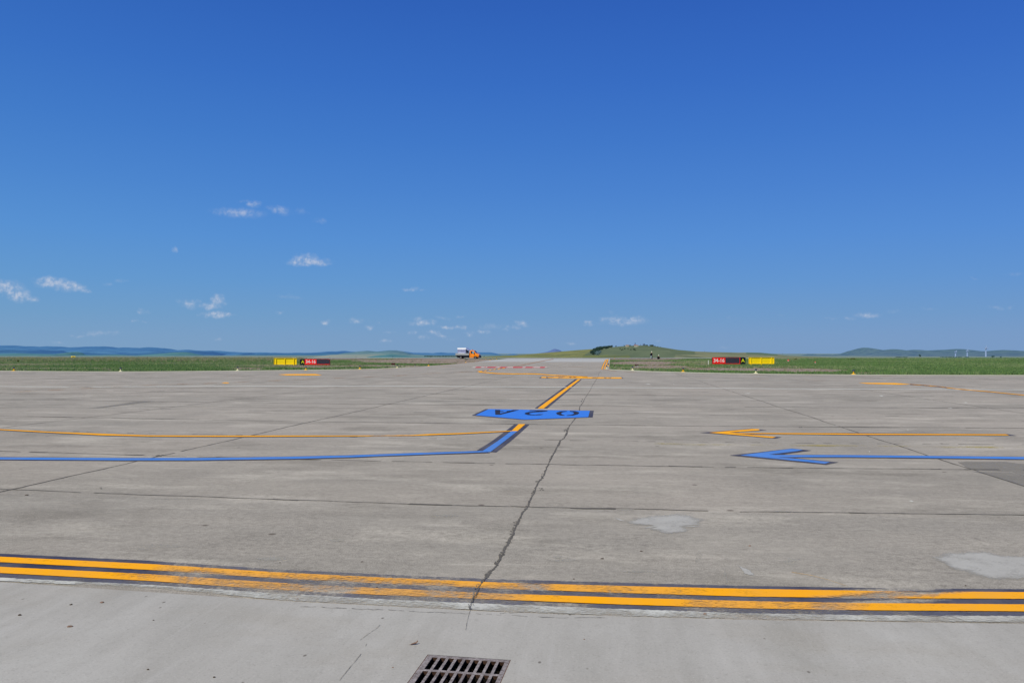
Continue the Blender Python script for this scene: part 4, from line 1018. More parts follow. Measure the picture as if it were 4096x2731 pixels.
# grass: blades over both verges
def inside_pave(X, Y, px, py):
    if px < 2030:
        if py > float(np.interp(px, *zip(*(LEFT_EDGE+LEFT_TAXI[1:])))): return True
        return False
    if px < 2440: return True
    return py > float(np.interp(px, *zip(*RIGHT_EDGE[1:])))
def blade_field(name, side, n, label):
    V = np.zeros((n*6*3, 3), np.float32); C = np.zeros((n*6*3, 4), np.float32); cnt = 0
    g1, g2, g3 = lin(128,158,90), lin(154,172,110), lin(194,186,142); br = lin(182,160,130); br2 = lin(204,190,160); ol = lin(164,168,108)
    tries = 0; made = 0
    while made < n and tries < n*12:
        tries += 1
        Y = random.uniform(58, 222) if side > 0 else random.uniform(68, 224)
        lim = Y*.70
        X = random.uniform(0, lim) if side > 0 else random.uniform(-lim, 0)
        z = T(Y)-.03
        px, py = project(X, Y, z)
        if inside_pave(X, Y, px, py): continue
        if side < 0 and px > 2030: continue
        if side > 0 and px < 2440: continue
        if 1690 < px < 2035 and py < 1441: continue
        if min(abs(px-1572), abs(px-2547), abs(px-2458)) < 14 and py > 1462: 
            if random.random() < .75: continue
        dr = dryness(px, py)+(mnoise.noise(Vector((X*.18, Y*.1, 2)))*.5)
        if dr > .45 and random.random() < .45+dr*.35: continue
        tall = 0
        if side < 0 and px < 1230: tall = max(0, min(1, (1449-py)/4))
        if side > 0 and px > 3150: tall = .5*max(0, min(1, (1446-py)/4))
        patch = mnoise.noise(Vector((X*.05, Y*.05, 7)))
        h_ = (.10+.10*random.random()+.05*patch)*(1-tall)+tall*random.uniform(.3, .62)
        if dr > .4: h_ *= .5
        edge = py > (float(np.interp(px, *zip(*LEFT_EDGE))) if side < 0 else float(np.interp(px, *zip(*RIGHT_EDGE[1:]))))-3.2
        if edge and random.random() < .6: h_ *= 1.6; dr -= .3
        rr = random.random(); v = patch+random.uniform(-.35, .35)
        if dr > .42: c = br if rr < .6 else (br2 if rr < .85 else g2)
        elif tall > .3: c = (g1 if py > 1440 else ol) if rr < .5 else (ol if rr < .75 else (g3 if rr < .93 else br))
        else: c = g1 if v < .0 else (g2 if v < .35 else g3)
        if side > 0 and px > 3200 and dr <= .42: c = g1 if v < .15 else g2
        kk = .8+.35*random.random()
        for b_ in range(6):
            a = random.random()*6.283; r = random.random()*.22; w_ = .02+.02*random.random()+Y*.00012; ln = random.gauss(0, .25)*h_
            bx_, by_ = X+math.cos(a)*r, Y+math.sin(a)*r; t_ = random.random()*3.14; ux, uy = math.cos(t_)*w_, math.sin(t_)*w_; hh_ = h_*random.uniform(.6, 1.15)
            V[cnt] = (bx_-ux, by_-uy, z-.01); V[cnt+1] = (bx_+ux, by_+uy, z-.01); V[cnt+2] = (bx_+ln, by_+ln*.6, z+hh_)
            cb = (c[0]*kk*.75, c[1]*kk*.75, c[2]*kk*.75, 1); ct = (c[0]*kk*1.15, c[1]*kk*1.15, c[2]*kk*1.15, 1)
            if tall > .3 and hh_ > .4 and random.random() < .4: ct = (br2[0], br2[1]*.95, br2[2]*.85, 1)
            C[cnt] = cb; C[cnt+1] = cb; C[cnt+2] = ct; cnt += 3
        made += 1
    V = V[:cnt]; C = C[:cnt]
    me = bpy.data.meshes.new(name); me.vertices.add(cnt); me.vertices.foreach_set('co', V.ravel())
    me.loops.add(cnt); me.loops.foreach_set('vertex_index', np.arange(cnt, dtype=np.int32))
    me.polygons.add(cnt//3); me.polygons.foreach_set('loop_start', np.arange(0, cnt, 3, dtype=np.int32)); me.polygons.foreach_set('loop_total', np.full(cnt//3, 3, np.int32))
    me.update(); me.validate(); cattr(me, 'col', C)
    return tag(link(name, me, M['grass']), label, 'grass', kind='stuff')
m, t, b, out = material('grass blades'); cc = t.attr('col', True)
t.put(b.inputs['Base Color'], cc); b.inputs['Roughness'].default_value = .8; b.inputs['Specular IOR Level'].default_value = .1
tr = t.new('ShaderNodeBsdfTranslucent'); t.put(tr.inputs[0], cc); ms = t.new('ShaderNodeMixShader'); ms.inputs[0].default_value = .45
t.l.new(b.outputs[0], ms.inputs[1]); t.l.new(tr.outputs[0], ms.inputs[2]); t.l.new(ms.outputs[0], out.inputs[0]); M['grass'] = m
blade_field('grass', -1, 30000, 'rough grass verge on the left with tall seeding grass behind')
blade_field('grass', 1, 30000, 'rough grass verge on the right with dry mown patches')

# ------------------------------------------------------------------ airfield lights, markers
M['ylamp'] = plain('yellow lamp housing', lin(246,190,30), .45, .4); M['cream'] = plain('cream lamp base', lin(232,226,188), .5, .3)
M['dark'] = plain('black cap', lin(38,40,54), .4, .4); M['blueglass'] = plain('blue lens', lin(30,44,120), .2, .5)
def light_proto(mat_base):
    r = empty('edge_light', (0,0,0))
    MB().lathe([(.20,0),(.20,.012),(.14,.03),(.075,.055),(.06,.06)], n=20).build('base', mat_base, r, True)
    MB().lathe([(.055,.058),(.05,.10),(.045,.20),(.06,.215),(.06,.24)], n=16).build('stem', mat_base, r, True)
    lh = MB().lathe([(.075,.24),(.085,.255),(.082,.30),(.07,.335),(.04,.36),(.01,.368)], n=16).build('lamp_head', M['dark'], r, True)
    MB().lathe([(.088,.262),(.088,.292)], n=16).build('lens', M['blueglass'], lh, True)
    return r
LPX = [(55,1483.2,0,'at the far left end of the verge'),(482,1485.6,1,'second from the left along the left verge'),(950,1482,1,'left of the yellow box'),(1223.6,1480,0,'in front of the left red sign'),(1439.6,1476,0,'right of the left red sign'),(1589,1471.2,1,'beside the pair of round guard lamps'),(1714.6,1463.6,0,'where the left verge bends up the taxiway'),(1863.6,1449.6,0,'just below the truck\'s rear wheel'),(1960.7,1440.4,0,'right of the truck at the taxiway edge'),(1943.5,1435.2,0,'leftmost of three by the runway right of the truck'),(1971.2,1434.9,0,'middle one of three by the runway right of the truck'),(1985.6,1435.8,0,'rightmost of three by the runway right of the truck'),(2530.6,1480.8,1,'in front of the large round guard lamp on the right'),(2732.6,1487,0,'between the guard lamps and the right red sign'),(3023.5,1493,1,'below the gap between red sign and yellow box'),(3414,1497,0,'farthest right along the apron edge'),(2433,1438.6,0,'at the top of the double amber line'),(2458.5,1434,0,'by the runway just right of the taxiway'),(2508.7,1433,0,'by the runway left of the standing person'),(2432.5,1464,0,'halfway down the double amber line'),(2426.5,1475,1,'at the foot of the double amber line')]
protos = [light_proto(M['ylamp']), light_proto(M['cream'])]; usedp = [False, False]
for px, py, k, lb_ in LPX:
    o = protos[k] if not usedp[k] else copy_tree(protos[k]); usedp[k] = True
    g = G(px, py); o.location = (g.x, g.y, g.z); o.rotation_euler.z = random.random()*6
    s_ = 1.0 if g.y < 120 else .8; o.scale = (s_, s_, s_)
    tag(o, ('yellow' if k == 0 else 'cream')+' edge light '+lb_, 'airfield light', 'airfield edge lights')
M['rustdisc'] = plain('dark red disc', lin(66,30,26), .5, .3); M['red2'] = plain('signal red', lin(226,60,56), .5, .3); M['pink'] = plain('white enamel', lin(232,222,226), .5, .3); M['metal'] = plain('galvanised steel', lin(150,152,156), .5, .4)
def guard(px, py, d, lb_, cy, single=False):
    g = G(px, py); r = empty('guard_lamp', g, label=lb_, cat='airfield light', group='round guard lamps'); s_ = g.y/F
    zc = (py-cy+.6)*s_; R_ = d*s_/2*1.12
    MB().tube((0,0,0), (0,0,zc-R_*.6), .035, .03, 8).lathe([(.1,0),(.1,.02),(.04,.05)], n=12).build('post', M['metal'], r)
    h_ = MB().lathe([(R_*.98,-.03),(R_,-.02),(R_,.05),(R_*.75,.14),(R_*.4,.2)], (0,0,zc), 24, axis='y').build('housing', M['rustdisc'], r, False)
    MB().lathe([(R_*.55,-.036),(R_*.5,-.045),(R_*.2,-.055)], (0,0,zc), 16, axis='y').build('lens', plain('amber lens', lin(90,46,30), .2, .5), h_)
    return r
guard(1568.7,1463.5,7.6,'left disc of the dark round lamp pair on the left verge',1456)
guard(1576.2,1463.8,7.6,'right disc of the dark round lamp pair on the left verge',1456.4)
guard(2543.3,1467.5,6.8,'largest dark round lamp disc on the right verge',1460.7)
guard(2551.3,1466,5.0,'smaller dark disc half hidden behind the large one on the right',1459.8)
guard(2458.6,1468,4.6,'single reddish disc on the grass near the double amber line',1462.7)
guard(1660,1464.8,4.4,'small red disc marker at the left edge of the taxiway',1457.7)
guard(2431,1451,3,'tiny red disc between the double amber line and the grass',1447)
def small_marker(px, py, lb_, d):
    g = G(px, py+6); r = empty('marker', g, label=lb_, cat='marker'); s_ = g.y/F; zc = 6*s_; R_ = d*s_/2
    MB().tube((0,0,0), (0,0,zc), .03, .03, 8).build('post', M['pink'], r)
    MB().lathe([(R_*.3,-R_),(R_*.9,-R_*.5),(R_,0),(R_*.85,R_*.6),(R_*.3,R_)], (0,0,zc), 14).build('lamp', M['red2'], r, True)
    MB().lathe([(R_*.95,-R_*.35),(R_*.6,-R_*.9),(R_*.2,-R_*1.05)], (-R_*.12,-R_*.15,zc), 14).build('collar', M['pink'], r, True)
small_marker(3153.4,1442,'small red and white marker ball right of the yellow box',8)
small_marker(3261,1448.6,'smaller red marker farther right in the grass',5)
g = G(2833.6,1458.6); r = empty('marker_post', g, label='thin white post in the grass left of the right red sign', cat='post')
hh_ = 17.5*g.y/F; MB().tube((0,0,-.05), (0,0,hh_), .045, .045, 10).build('shaft', plain('white post paint', lin(236,236,236), .5, .3), r)
MB().tube((0,0,hh_), (0,0,hh_+.03), .05, .03, 10).build('cap', M['metal'], r)
# distant poles
for px, py, hpx, D, lb_ in [(1319.6,1436,8,900,'thin pole behind the right end of the left sign'),(1424,1434.5,10,900,'thin pole on the plain before the rounded hills'),(1571.5,1433.5,8,900,'thin pole on the plain below the highest rounded hill'),(1722.7,1435,9,900,'thin pole on the plain left of the truck'),(1782.8,1435,9,900,'thin pole just left of the truck'),(2819,1408,7,1900,'thin mast on the skyline right of the green hill'),(3131,1422,12,2500,'faint mast standing beyond the end of the right slope')]:
    p = P(px, py, D); r = empty('utility_pole', p, label=lb_, cat='pole'); h_ = hpx*D/F
    MB().tube((0,0,-1), (0,0,h_), .16, .1, 6).build('shaft', M['dark'], r); MB().box((-.6,-.06,h_*.9),(.6,.06,h_*.9+.12)).build('crossarm', M['dark'], r)

# ------------------------------------------------------------------ signs
def text_mesh(name, body, size, mat, parent, loc, bold=.02):
    cu = bpy.data.curves.new(name, 'FONT'); cu.body = body; cu.size = size; cu.offset = bold*size; cu.extrude = .004; cu.align_x = 'CENTER'; cu.align_y = 'CENTER'
    to = bpy.data.objects.new(name, cu); COL.objects.link(to)
    dgp = bpy.context.evaluated_depsgraph_get(); me = bpy.data.meshes.new_from_object(to.evaluated_get(dgp)); bpy.data.objects.remove(to)
    me.name = name; o = link(name, me, mat, parent); o.rotation_euler = (math.pi/2, 0, 0); o.location = loc; return o
M['signred'] = plain('sign red', lin(250,34,28), .45, .3); M['signblack'] = plain('sign black', lin(18,26,28), .4, .3); M['cover'] = plain('dark tape cover', lin(56,54,68), .7, .2, var=.25, scale=6)
M['signyellow'] = plain('sign yellow', lin(255,218,4), .45, .3, var=.06, scale=1.5); M['signwhite'] = plain('letter white', lin(236,226,228), .5, .3); M['lime'] = plain('letter yellow', lin(214,218,20), .5, .3)
M['signdark'] = plain('sign frame', lin(72,20,22), .5, .3)
def red_sign(x0, x1, yt, yb, ygr, xs_, mirror, label):
    g = G((x0+x1)/2, ygr); s_ = g.y/F; r = empty('taxiway_sign', g, label=label, cat='airfield sign')
    L = lambda x: (x-(x0+x1)/2)*s_; Z = lambda y: (ygr-y)*s_
    zb, zt = Z(yb), Z(yt); dp = .22
    MB().box((L(x0),0,zb), (L(x1),dp,zt), bev=.012).build('housing', M['signdark'], r)
    a, m_, e = xs_      # dark A panel range, red range, cover range
    MB().box((L(m_[0]),-.012,zb+.03), (L(m_[1]),.0,zt-.03)).build('red_panel', M['signred'], r)
    MB().box((L(a[0]),-.012,zb+.02), (L(a[1]),0,zt-.02)).build('black_panel', M['signblack'], r)
    ct = MB(); ex0, ex1 = L(e[0]), L(e[1]); n = 14
    top = [(ex0+(ex1-ex0)*i/n, -.018, zt-.05+random.uniform(-.006,.006)) for i in range(n+1)]; bot = [(ex0+(ex1-ex0)*i/n, -.018, zb+.11+random.uniform(-.015,.012)) for i in range(n+1)]
    ct.add(top+bot, [(i, i+1, n+2+i, n+1+i) for i in range(n)]); ct.build('cover', M['cover'], r)
    w_ = L(e[0])-L(m_[0])
    tx = text_mesh('number', '34-16', (zt-zb)*.72, M['signwhite'], r, ((L(m_[0])+L(e[0]))/2, -.014, (zb+zt)/2+.01), .02)
    bbw = max(v.co.x for v in tx.data.vertices)-min(v.co.x for v in tx.data.vertices); tx.scale.x = w_*.84/bbw
    text_mesh('letter', 'A', (zt-zb)*.72, M['lime'], r, ((L(a[0])+L(a[1]))/2+(.0 if mirror else .05), -.014, (zb+zt)/2), .02)
    for f in (.12, .5, .88):
        x = L(x0)+(L(x1)-L(x0))*f; MB().box((x-.03,.08,-.05),(x+.03,.14,zb)).build('leg', M['signdark'], r)
    mb_ = MB()
    for f in (.02, .45, .98): 
        x = L(x0)+(L(x1)-L(x0))*f; mb_.box((x-.02,-.02,zt-.03),(x+.02,.0,zt+.012))
    mb_.build('clip', M['signwhite'], r)
    return r
red_sign(1199.2,1320,1435.4,1459.2,1462, ((1199.8,1219),(1219.4,1319),(1266,1318.6)), False, 'red and black airfield sign reading A 34-16 beside the left yellow box')
red_sign(2848.9,2982.4,1428.5,1456,1458.5, ((2961.5,2981.8),(2850,2960.5),(2901.5,2958)), True, 'red and black airfield sign reading 34-16 A beside the right yellow box')
def yellow_sign(x0, x1, yt, yb, ygr, legs, label):
    g = G((x0+x1)/2, ygr); s_ = g.y/F; r = empty('yellow_sign', g, label=label, cat='airfield sign')
    L = lambda x: (x-(x0+x1)/2)*s_; Z = lambda y: (ygr-y)*s_; zb, zt = Z(yb), Z(yt)
    MB().box((L(x0)+.03,.06,zb+.03), (L(x1)-.03,.2,zt-.02), bev=.01).build('back_panel', M['signyellow'], r)
    mb_ = MB(); mb_.box((L(x0),-.01,zt-.055),(L(x1),.22,zt)); mb_.box((L(x0),-.01,zb),(L(x1),.05,zb+.03)); mb_.box((L(x0),-.008,zb+.03),(L(x0)+.03,.21,zt-.055)); mb_.box((L(x1)-.03,-.008,zb+.03),(L(x1),.21,zt-.055)); mb_.build('frame', M['signyellow'], r)
    for x in legs: MB().box((L(x)-.045,-.045,-.05),(L(x)+.045,.055,zt-.06), bev=.006).build('leg', M['signyellow'], r)
    return r
yellow_sign(1095,1186.5,1432,1458,1461.6,(1104,1139.5,1175.5),'yellow painted sign box seen from behind left of the left red sign')
yellow_sign(2995.5,3097,1428.8,1455,1458.6,(3004,3045,3086),'yellow painted sign box seen from behind right of the right red sign')
# small distant yellow sign at far left
D = 232; p = G(293,1434.6); r = empty('yellow_sign', P(293,1433,D), label='tiny yellow sign box on the crest at the far left', cat='airfield sign')
s_ = D/F; MB().box((-8*s_,-.05,2*s_),(8*s_,.1,9*s_), bev=.01).build('panel', M['signyellow'], r); MB().box((-4*s_,-.058,3*s_),(5*s_,-.051,7.5*s_)).build('face', plain('brown face', lin(120,96,20), .6, .2), r)
for x in (-6, 6): MB().box((x*s_-.04,0,-.3),(x*s_+.04,.08,2*s_)).build('leg', M['signyellow'], r)

# ------------------------------------------------------------------ truck
M['orange'] = plain('orange truck paint', lin(255,146,4), .3, .5, var=.04, scale=1); M['tyre'] = plain('tyre rubber', lin(34,34,38), .8, .2); M['rim'] = plain('wheel rim', lin(150,148,150), .4, .5)
M['chassis'] = plain('black chassis', lin(28,28,36), .6, .3); M['alu'] = plain('grey dropside', lin(178,184,190), .5, .4, var=.06); M['tarp'] = plain('shade-grey tarpaulin', lin(150,158,188), .6, .3, var=.1, scale=1.2)  # tarpaulin sides greyed in colour to stand for their shade
M['tarp_lit'] = plain('sun-white tarpaulin', lin(236,240,250), .5, .3, var=.04); M['glass'] = plain('dark glass', lin(40,56,62), .08, .6); M['glass2'] = plain('pale glass', lin(120,168,180), .1, .6); M['bumper'] = plain('dark bumper', lin(48,50,60), .6, .3); M['headlamp'] = plain('headlamp', lin(196,186,170), .15, .6)  # roof tarpaulin is the same cloth, whitened as if sunlit
g = G(1874,1434.6); tr_ = empty('pickup_truck', (g.x, g.y, g.z), math.radians(-13), label='orange single cab flatbed truck with shade-grey tarpaulin cover on its bed', cat='truck')
kx = .00591*1.03; X_ = lambda u: (u-880)*kx; Z_ = lambda v: (880-v)*.00591*(g.y/217)
Wd = 1.0   # half width
cab = [(975,835),(975,505),(985,485),(1060,478),(1130,484),(1175,503),(1215,560),(1262,618),(1330,648),(1385,690),(1400,720),(1400,790),(1390,820),(1330,835),(1318,790),(1290,760),(1235,748),(1185,765),(1160,800),(1150,835)]
def cabprof(pts): return [(X_(a), Z_(b_)) for a, b_ in pts]
def tapered(pts, w0, w1, zc):
    """profile extruded both sides, narrower towards the roof"""
    n = len(pts); hw = [w0-(w0-w1)*max(0, min(1, (z-zc)/(2.4-zc))) for x, z in pts]
    vs = [(x, -h_, z) for (x, z), h_ in zip(pts, hw)]+[(x, h_, z) for (x, z), h_ in zip(pts, hw)]
    fs = [tuple(range(n)), tuple(reversed(range(n, 2*n)))]+[(i, n+i, n+(i+1) % n, (i+1) % n) for i in range(n)]
    m_ = MB(); m_.add(vs, fs); return m_
o = tapered(cabprof(cab), 1.0, .84, 1.35).build('cab', M['orange'], tr_)
bm = bmesh.new(); bm.from_mesh(o.data); bmesh.ops.triangulate(bm, faces=[f for f in bm.faces if len(f.verts) > 4]); bm.to_mesh(o.data); bm.free()
def side(pts, off, mat, name, parent=None, both=True):
    m_ = MB()
    for s_ in ((-1, 1) if both else (-1,)):
        vs = []
        for a, b_ in pts:
            z = Z_(b_); hw = 1.0-.16*max(0, min(1, (z-1.35)/1.05)); vs.append((X_(a), s_*(hw+off), z))
        m_.add(vs, [tuple(range(len(vs)))])
    return m_.build(name, mat, parent or tr_)
door = side([(1005,820),(1005,512),(1120,505),(1160,520),(1215,600),(1215,720),(1175,750),(1150,790),(1140,820)], .006, plain('door paint', lin(244,136,10), .3, .5, var=.03), 'door')
side([(1030,628),(1032,525),(1098,518),(1098,632)], .012, M['glass'], 'window', door)
side([(1103,632),(1103,518),(1140,522),(1190,600),(1186,644)], .012, M['glass2'], 'window', door)
side([(1012,690),(1014,676),(1032,674),(1032,688)], .02, M['dark'], 'handle', door)
side([(1005,790),(1005,775),(1150,775),(1146,790)], .014, plain('trim strip', lin(150,96,50), .6, .3), 'trim', door)
zt_, zb_ = 503, 618
m_ = MB(); a = cabprof([(1180,508),(1258,612)]); m_.add([(a[0][0]+.02,-.8,a[0][1]),(a[0][0]+.02,.8,a[0][1]),(a[1][0]+.02,.93,a[1][1]),(a[1][0]+.02,-.93,a[1][1])], [(0,1,2,3)]); m_.build('windscreen', M['glass'], tr_)
for s_ in (-1, 1):
    MB().box((X_(1178),s_*1.13-.09,Z_(655)),(X_(1200),s_*1.13+.09,Z_(585)), bev=.02).build('mirror', M['dark'], tr_)
    MB().box((X_(1350),s_*.82-.17,Z_(745)),(X_(1404),s_*.82+.17,Z_(700)), bev=.03).build('headlight', M['headlamp'], tr_)
MB().prism(cabprof([(1300,800),(1335,765),(1400,742),(1425,745),(1430,820),(1400,838),(1340,842)]), -1.0, 1.0).build('bumper', M['bumper'], tr_)
MB().box((X_(1398),-.5,Z_(740)),(X_(1412),.5,Z_(700)), bev=.01).build('grille', M['dark'], tr_)
MB().tube((X_(1072),0,Z_(480)), (X_(1072),0,Z_(470)), .1, .1, 12).lathe([(.085,0),(.085,.12),(.05,.17)], (X_(1072),0,Z_(470)), 12).build('beacon', plain('amber beacon', lin(150,70,20), .2, .5), tr_)
def wheel(x, y, parent):
    zc = .37; w_ = MB().lathe([(.19,-.1),(.33,-.11),(.37,-.07),(.37,.07),(.33,.11),(.19,.1)], (x, y, zc), 28, axis='y').build('wheel', M['tyre'], parent, False)
    s_ = -1 if y < 0 else 1
    m_ = MB(); m_.lathe([(.21,.0),(.20,.05*s_),(.12,.02*s_),(.07,.06*s_),(.03,.07*s_)], (x, y+s_*.07, zc), 20, axis='y').build('rim', M['rim'], w_)
for x in (X_(570), X_(1238)):
    for y in (-.88, .88): wheel(x, y, tr_)
for x in (X_(570),):
    for s_ in (-1, 1):
        m_ = MB(); n = 12
        for i in range(n):
            a0, a1 = math.pi*i/n, math.pi*(i+1)/n
            for_ = [(x+math.cos(q_)*.47, z_+.37) for q_, z_ in ((a0, math.sin(a0)*.45), (a1, math.sin(a1)*.45))]
            m_.add([(for_[0][0],s_*.75,for_[0][1]),(for_[1][0],s_*.75,for_[1][1]),(for_[1][0],s_*1.0,for_[1][1]),(for_[0][0],s_*1.0,for_[0][1])], [(0,1,2,3)])
        m_.build('mudguard', M['chassis'], tr_)
m_ = MB(); m_.box((X_(345),-.5,Z_(790)),(X_(1330),-.38,Z_(745))); m_.box((X_(345),.38,Z_(790)),(X_(1330),.5,Z_(745))); m_.box((X_(400),-.9,Z_(835)),(X_(470),.9,Z_(765))); m_.box((X_(700),-.95,Z_(835)),(X_(965),-.5,Z_(745)), bev=.03); m_.box((X_(700),.5,Z_(830)),(X_(965),.95,Z_(750)), bev=.03); m_.box((X_(520),-.8,Z_(830)),(X_(620),.8,Z_(800))); m_.build('chassis', M['chassis'], tr_)
m_ = MB(); m_.box((X_(328),-1.05,Z_(742)),(X_(955),1.05,Z_(712))); m_.build('bed_floor', M['chassis'], tr_)
for nm, bx_ in (('dropside', ((X_(338),-1.07,Z_(710)),(X_(945),-1.03,Z_(622)))),('dropside', ((X_(338),1.03,Z_(710)),(X_(945),1.07,Z_(622)))),('tailgate', ((X_(330),-1.03,Z_(710)),(X_(337),1.03,Z_(618)))),('headboard', ((X_(946),-1.02,Z_(710)),(X_(958),1.02,Z_(600))))):
    o = MB().box(*bx_, bev=.008).build(nm, M['alu'] if nm != 'headboard' else M['chassis'], tr_)
    if nm == 'dropside':
        y = bx_[0][1]-.004 if bx_[0][1] < 0 else bx_[1][1]-.001
        m_ = MB(); 
        for zz in (652, 682): m_.box((X_(345),y,Z_(zz+3)),(X_(938),y+.005,Z_(zz-2)))
        m_.build('groove', M['chassis'], o)
# cover on the bed
cv = MB(); nx_, nz_ = 24, 12; x0, x1 = X_(418), X_(800); z0, z1 = Z_(640), Z_(434)
for s_ in (-1, 1):
    vs = []
    for i in range(nx_+1):
        for j in range(nz_+1):
            f, h_ = i/nx_, j/nz_
            sag = .03*math.sin(math.pi*f)*math.sin(h_*9+f*1.5)+.015*math.sin(f*20)*h_
            vs.append((x0+(x1-x0)*f, s_*(1.0+sag), z0+(z1-z0)*h_))
    cv.add(vs, [(i*(nz_+1)+j, (i+1)*(nz_+1)+j, (i+1)*(nz_+1)+j+1, i*(nz_+1)+j+1) for i in range(nx_) for j in range(nz_)])
cv.add([(x0,-1,z0),(x0,1,z0),(x0,1,z1),(x0,-1,z1)], [(0,1,2,3)])
cvo = cv.build('cover', M['tarp'], tr_)
m_ = MB(); zr = Z_(372)
m_.add([(x0-.02,-1.02,z1),(x1+.03,-1.02,z1),(x1+.03,-.93,zr),(x0-.02,-.93,zr),(x0-.02,1.02,z1),(x1+.03,1.02,z1),(x1+.03,.93,zr),(x0-.02,.93,zr)], [(0,1,2,3),(3,2,6,7),(7,6,5,4),(0,3,7,4)]); m_.build('cover_roof', M['tarp_lit'], tr_)
m_ = MB(); xa, xb_, zc_ = X_(812), X_(966), Z_(488)
m_.add([(xa,-.95,zr),(xb_,-.9,zc_+.02),(xb_,.9,zc_+.02),(xa,.95,zr)], [(0,1,2,3)]); m_.add([(xa,-1.0,z1),(xa,-.95,zr),(xb_,-.9,zc_+.02),(X_(870),-1.0,zc_)], [(0,1,2,3)]); m_.build('cover_flap', plain('grey flap', lin(140,156,190), .6, .3), tr_)
m_ = MB()
for y in (-.98, .98):
    for u in (803, 866): m_.tube((X_(u),y,Z_(625)),(X_(u),y,Z_(440)), .025, n=8)
    m_.tube((X_(803),y,Z_(489)),(X_(968),y*.92,Z_(489)), .025, n=8)
m_.build('frame', M['chassis'], tr_)
MB().box((X_(806),-.9,Z_(640)),(X_(862),.6,Z_(500))).build('opening_shade', plain('dark opening shade', lin(52,58,84), .7, .2), tr_)  # dark box standing for the shade in the cover's open front
m_ = MB(); pr = [(420+i*17, 632-12*math.sin(math.pi*i/20)**.6-14*(i > 0 and i < 20)) for i in range(21)]
m_.prism([(X_(420), Z_(640))]+[(X_(a), Z_(b_)) for a, b_ in pr]+[(X_(760), Z_(640))], -1.03, -.7); m_.build('rolled_edge', M['tarp_lit'], tr_)

# ------------------------------------------------------------------ hilltop buildings, masts
def hill_thing(name, px, label, cat, dpy=0.5): 
    p = P(px, float(np.interp(px, *zip(*HILLS)))+dpy, hillD-12); return empty(name, p, label=label, cat=cat)
s_ = (hillD-12)/F
M['wallb'] = plain('beige wall', lin(206,192,170), .9, .1, scale=.4); M['roof'] = plain('brown roof', lin(160,126,104), .9, .1, scale=.4); M['wallw'] = plain('white wall', lin(214,208,190), .9, .1, scale=.4); M['towerred'] = plain('red and white steel', lin(150,90,110), .6, .2, scale=.8); M['greysteel'] = plain('grey steel', lin(96,110,136), .6, .2)
def house(px, wpx, hpx, mat, label, dpy):
    r = empty('house', hpt(px, float(np.interp(px, *zip(*HILLS)))+dpy), label=label, cat='house'); w_, h_ = wpx*s_, hpx*s_
    MB().box((-w_/2,-3,-1),(w_/2,3,h_*.7)).build('wall', mat, r)
    m_ = MB(); m_.add([(-w_/2-.4,-3.4,h_*.7),(w_/2+.4,-3.4,h_*.7),(w_/2+.4,3.4,h_*.7),(-w_/2-.4,3.4,h_*.7),(-w_/2+.6,0,h_),(w_/2-.6,0,h_)], [(0,1,5,4),(1,2,5),(2,3,4,5),(3,0,4),(0,3,2,1)]); m_.build('roof', M['roof'], r)
    for f in (-.28, .1):
        w0 = MB().box((w_*f-.5,-3.06,h_*.2),(w_*f+.5,-3.0,h_*.52)).build('window', M['glass'], r)
    MB().box((w_*.32-.45,-3.07,-.2),(w_*.32+.45,-3.0,h_*.48)).build('door', M['roof'], r)
house(2509,11,5.4,M['wallb'],'beige house with brown roof on the hilltop, left of the tower',1.5)
house(2545,12,5.6,M['wallw'],'whitish house with brown roof below the hilltop tower',3.6)
r = hill_thing('radar_tower', 2540.7, 'red and white tower with a dark ball on top of the hill', 'tower')
m_ = MB()
for dx_, dy_ in ((-1.3,-1.3),(1.3,-1.3),(1.3,1.3),(-1.3,1.3)): m_.tube((dx_,dy_,-1),(dx_*.4,dy_*.4,7*s_), .22, .16, 6)
for k in range(4): z = k*1.1; m_.box((-1.3+.2*k,-1.3+.2*k,z),(1.3-.2*k,1.3-.2*k,z+.18))
m_.build('lattice', M['towerred'], r); m_ = MB().box((-3.2,-1.5,.2),(2.2,1.5,2.6)); m_.build('cabin', M['towerred'], r)
MB().lathe([(.3,0),(1.0,.4),(1.35,1.2),(1.2,1.9),(.6,2.4),(.1,2.55)], (0,0,7*s_), 16).build('radome', plain('dark radome', lin(50,54,84), .6, .2), r, True)
r = hill_thing('mast', 2562.5, 'slim dark mast on the hilltop between tower and dish', 'mast'); MB().tube((0,0,-1),(0,0,6*s_), .75, .45, 8).tube((-.3,0,6*s_),(-1.0,0,9*s_), .12, .06, 6).build('shaft', M['greysteel'], r)
r = hill_thing('radar_dish', 2573.5, 'grey radar antenna on stilts at the right of the hilltop', 'antenna')
m_ = MB()
for x in (-1.2, 2.6): m_.tube((x,-1,-1),(x*.8,0,3.2), .2, .2, 6)
m_.box((-2.8,-1.2,-.4),(.6,1.2,1.6)); m_.build('stand', M['greysteel'], r)
m_ = MB(); vs = []
for i in range(9):
    for j in range(5):
        u_, v_ = (i/8-.5)*2, (j/4-.5)*2; vs.append((.6+u_*2.5+v_*.2, -.8-.8*(1-u_*u_*.8-v_*v_*.2)+.8, 4.1+v_*.95+u_*.35))
m_.add(vs, [(i*5+j, (i+1)*5+j, (i+1)*5+j+1, i*5+j+1) for i in range(8) for j in range(4)]); o = m_.build('reflector', M['greysteel'], r); sm = o.modifiers.new('thick', 'SOLIDIFY'); sm.thickness = .2
MB().tube((2.8,-.8,4.2),(3.6,-1.2,5.0), .7, .5, 8).build('feed', plain('dark feed', lin(48,58,92), .6, .2), r)
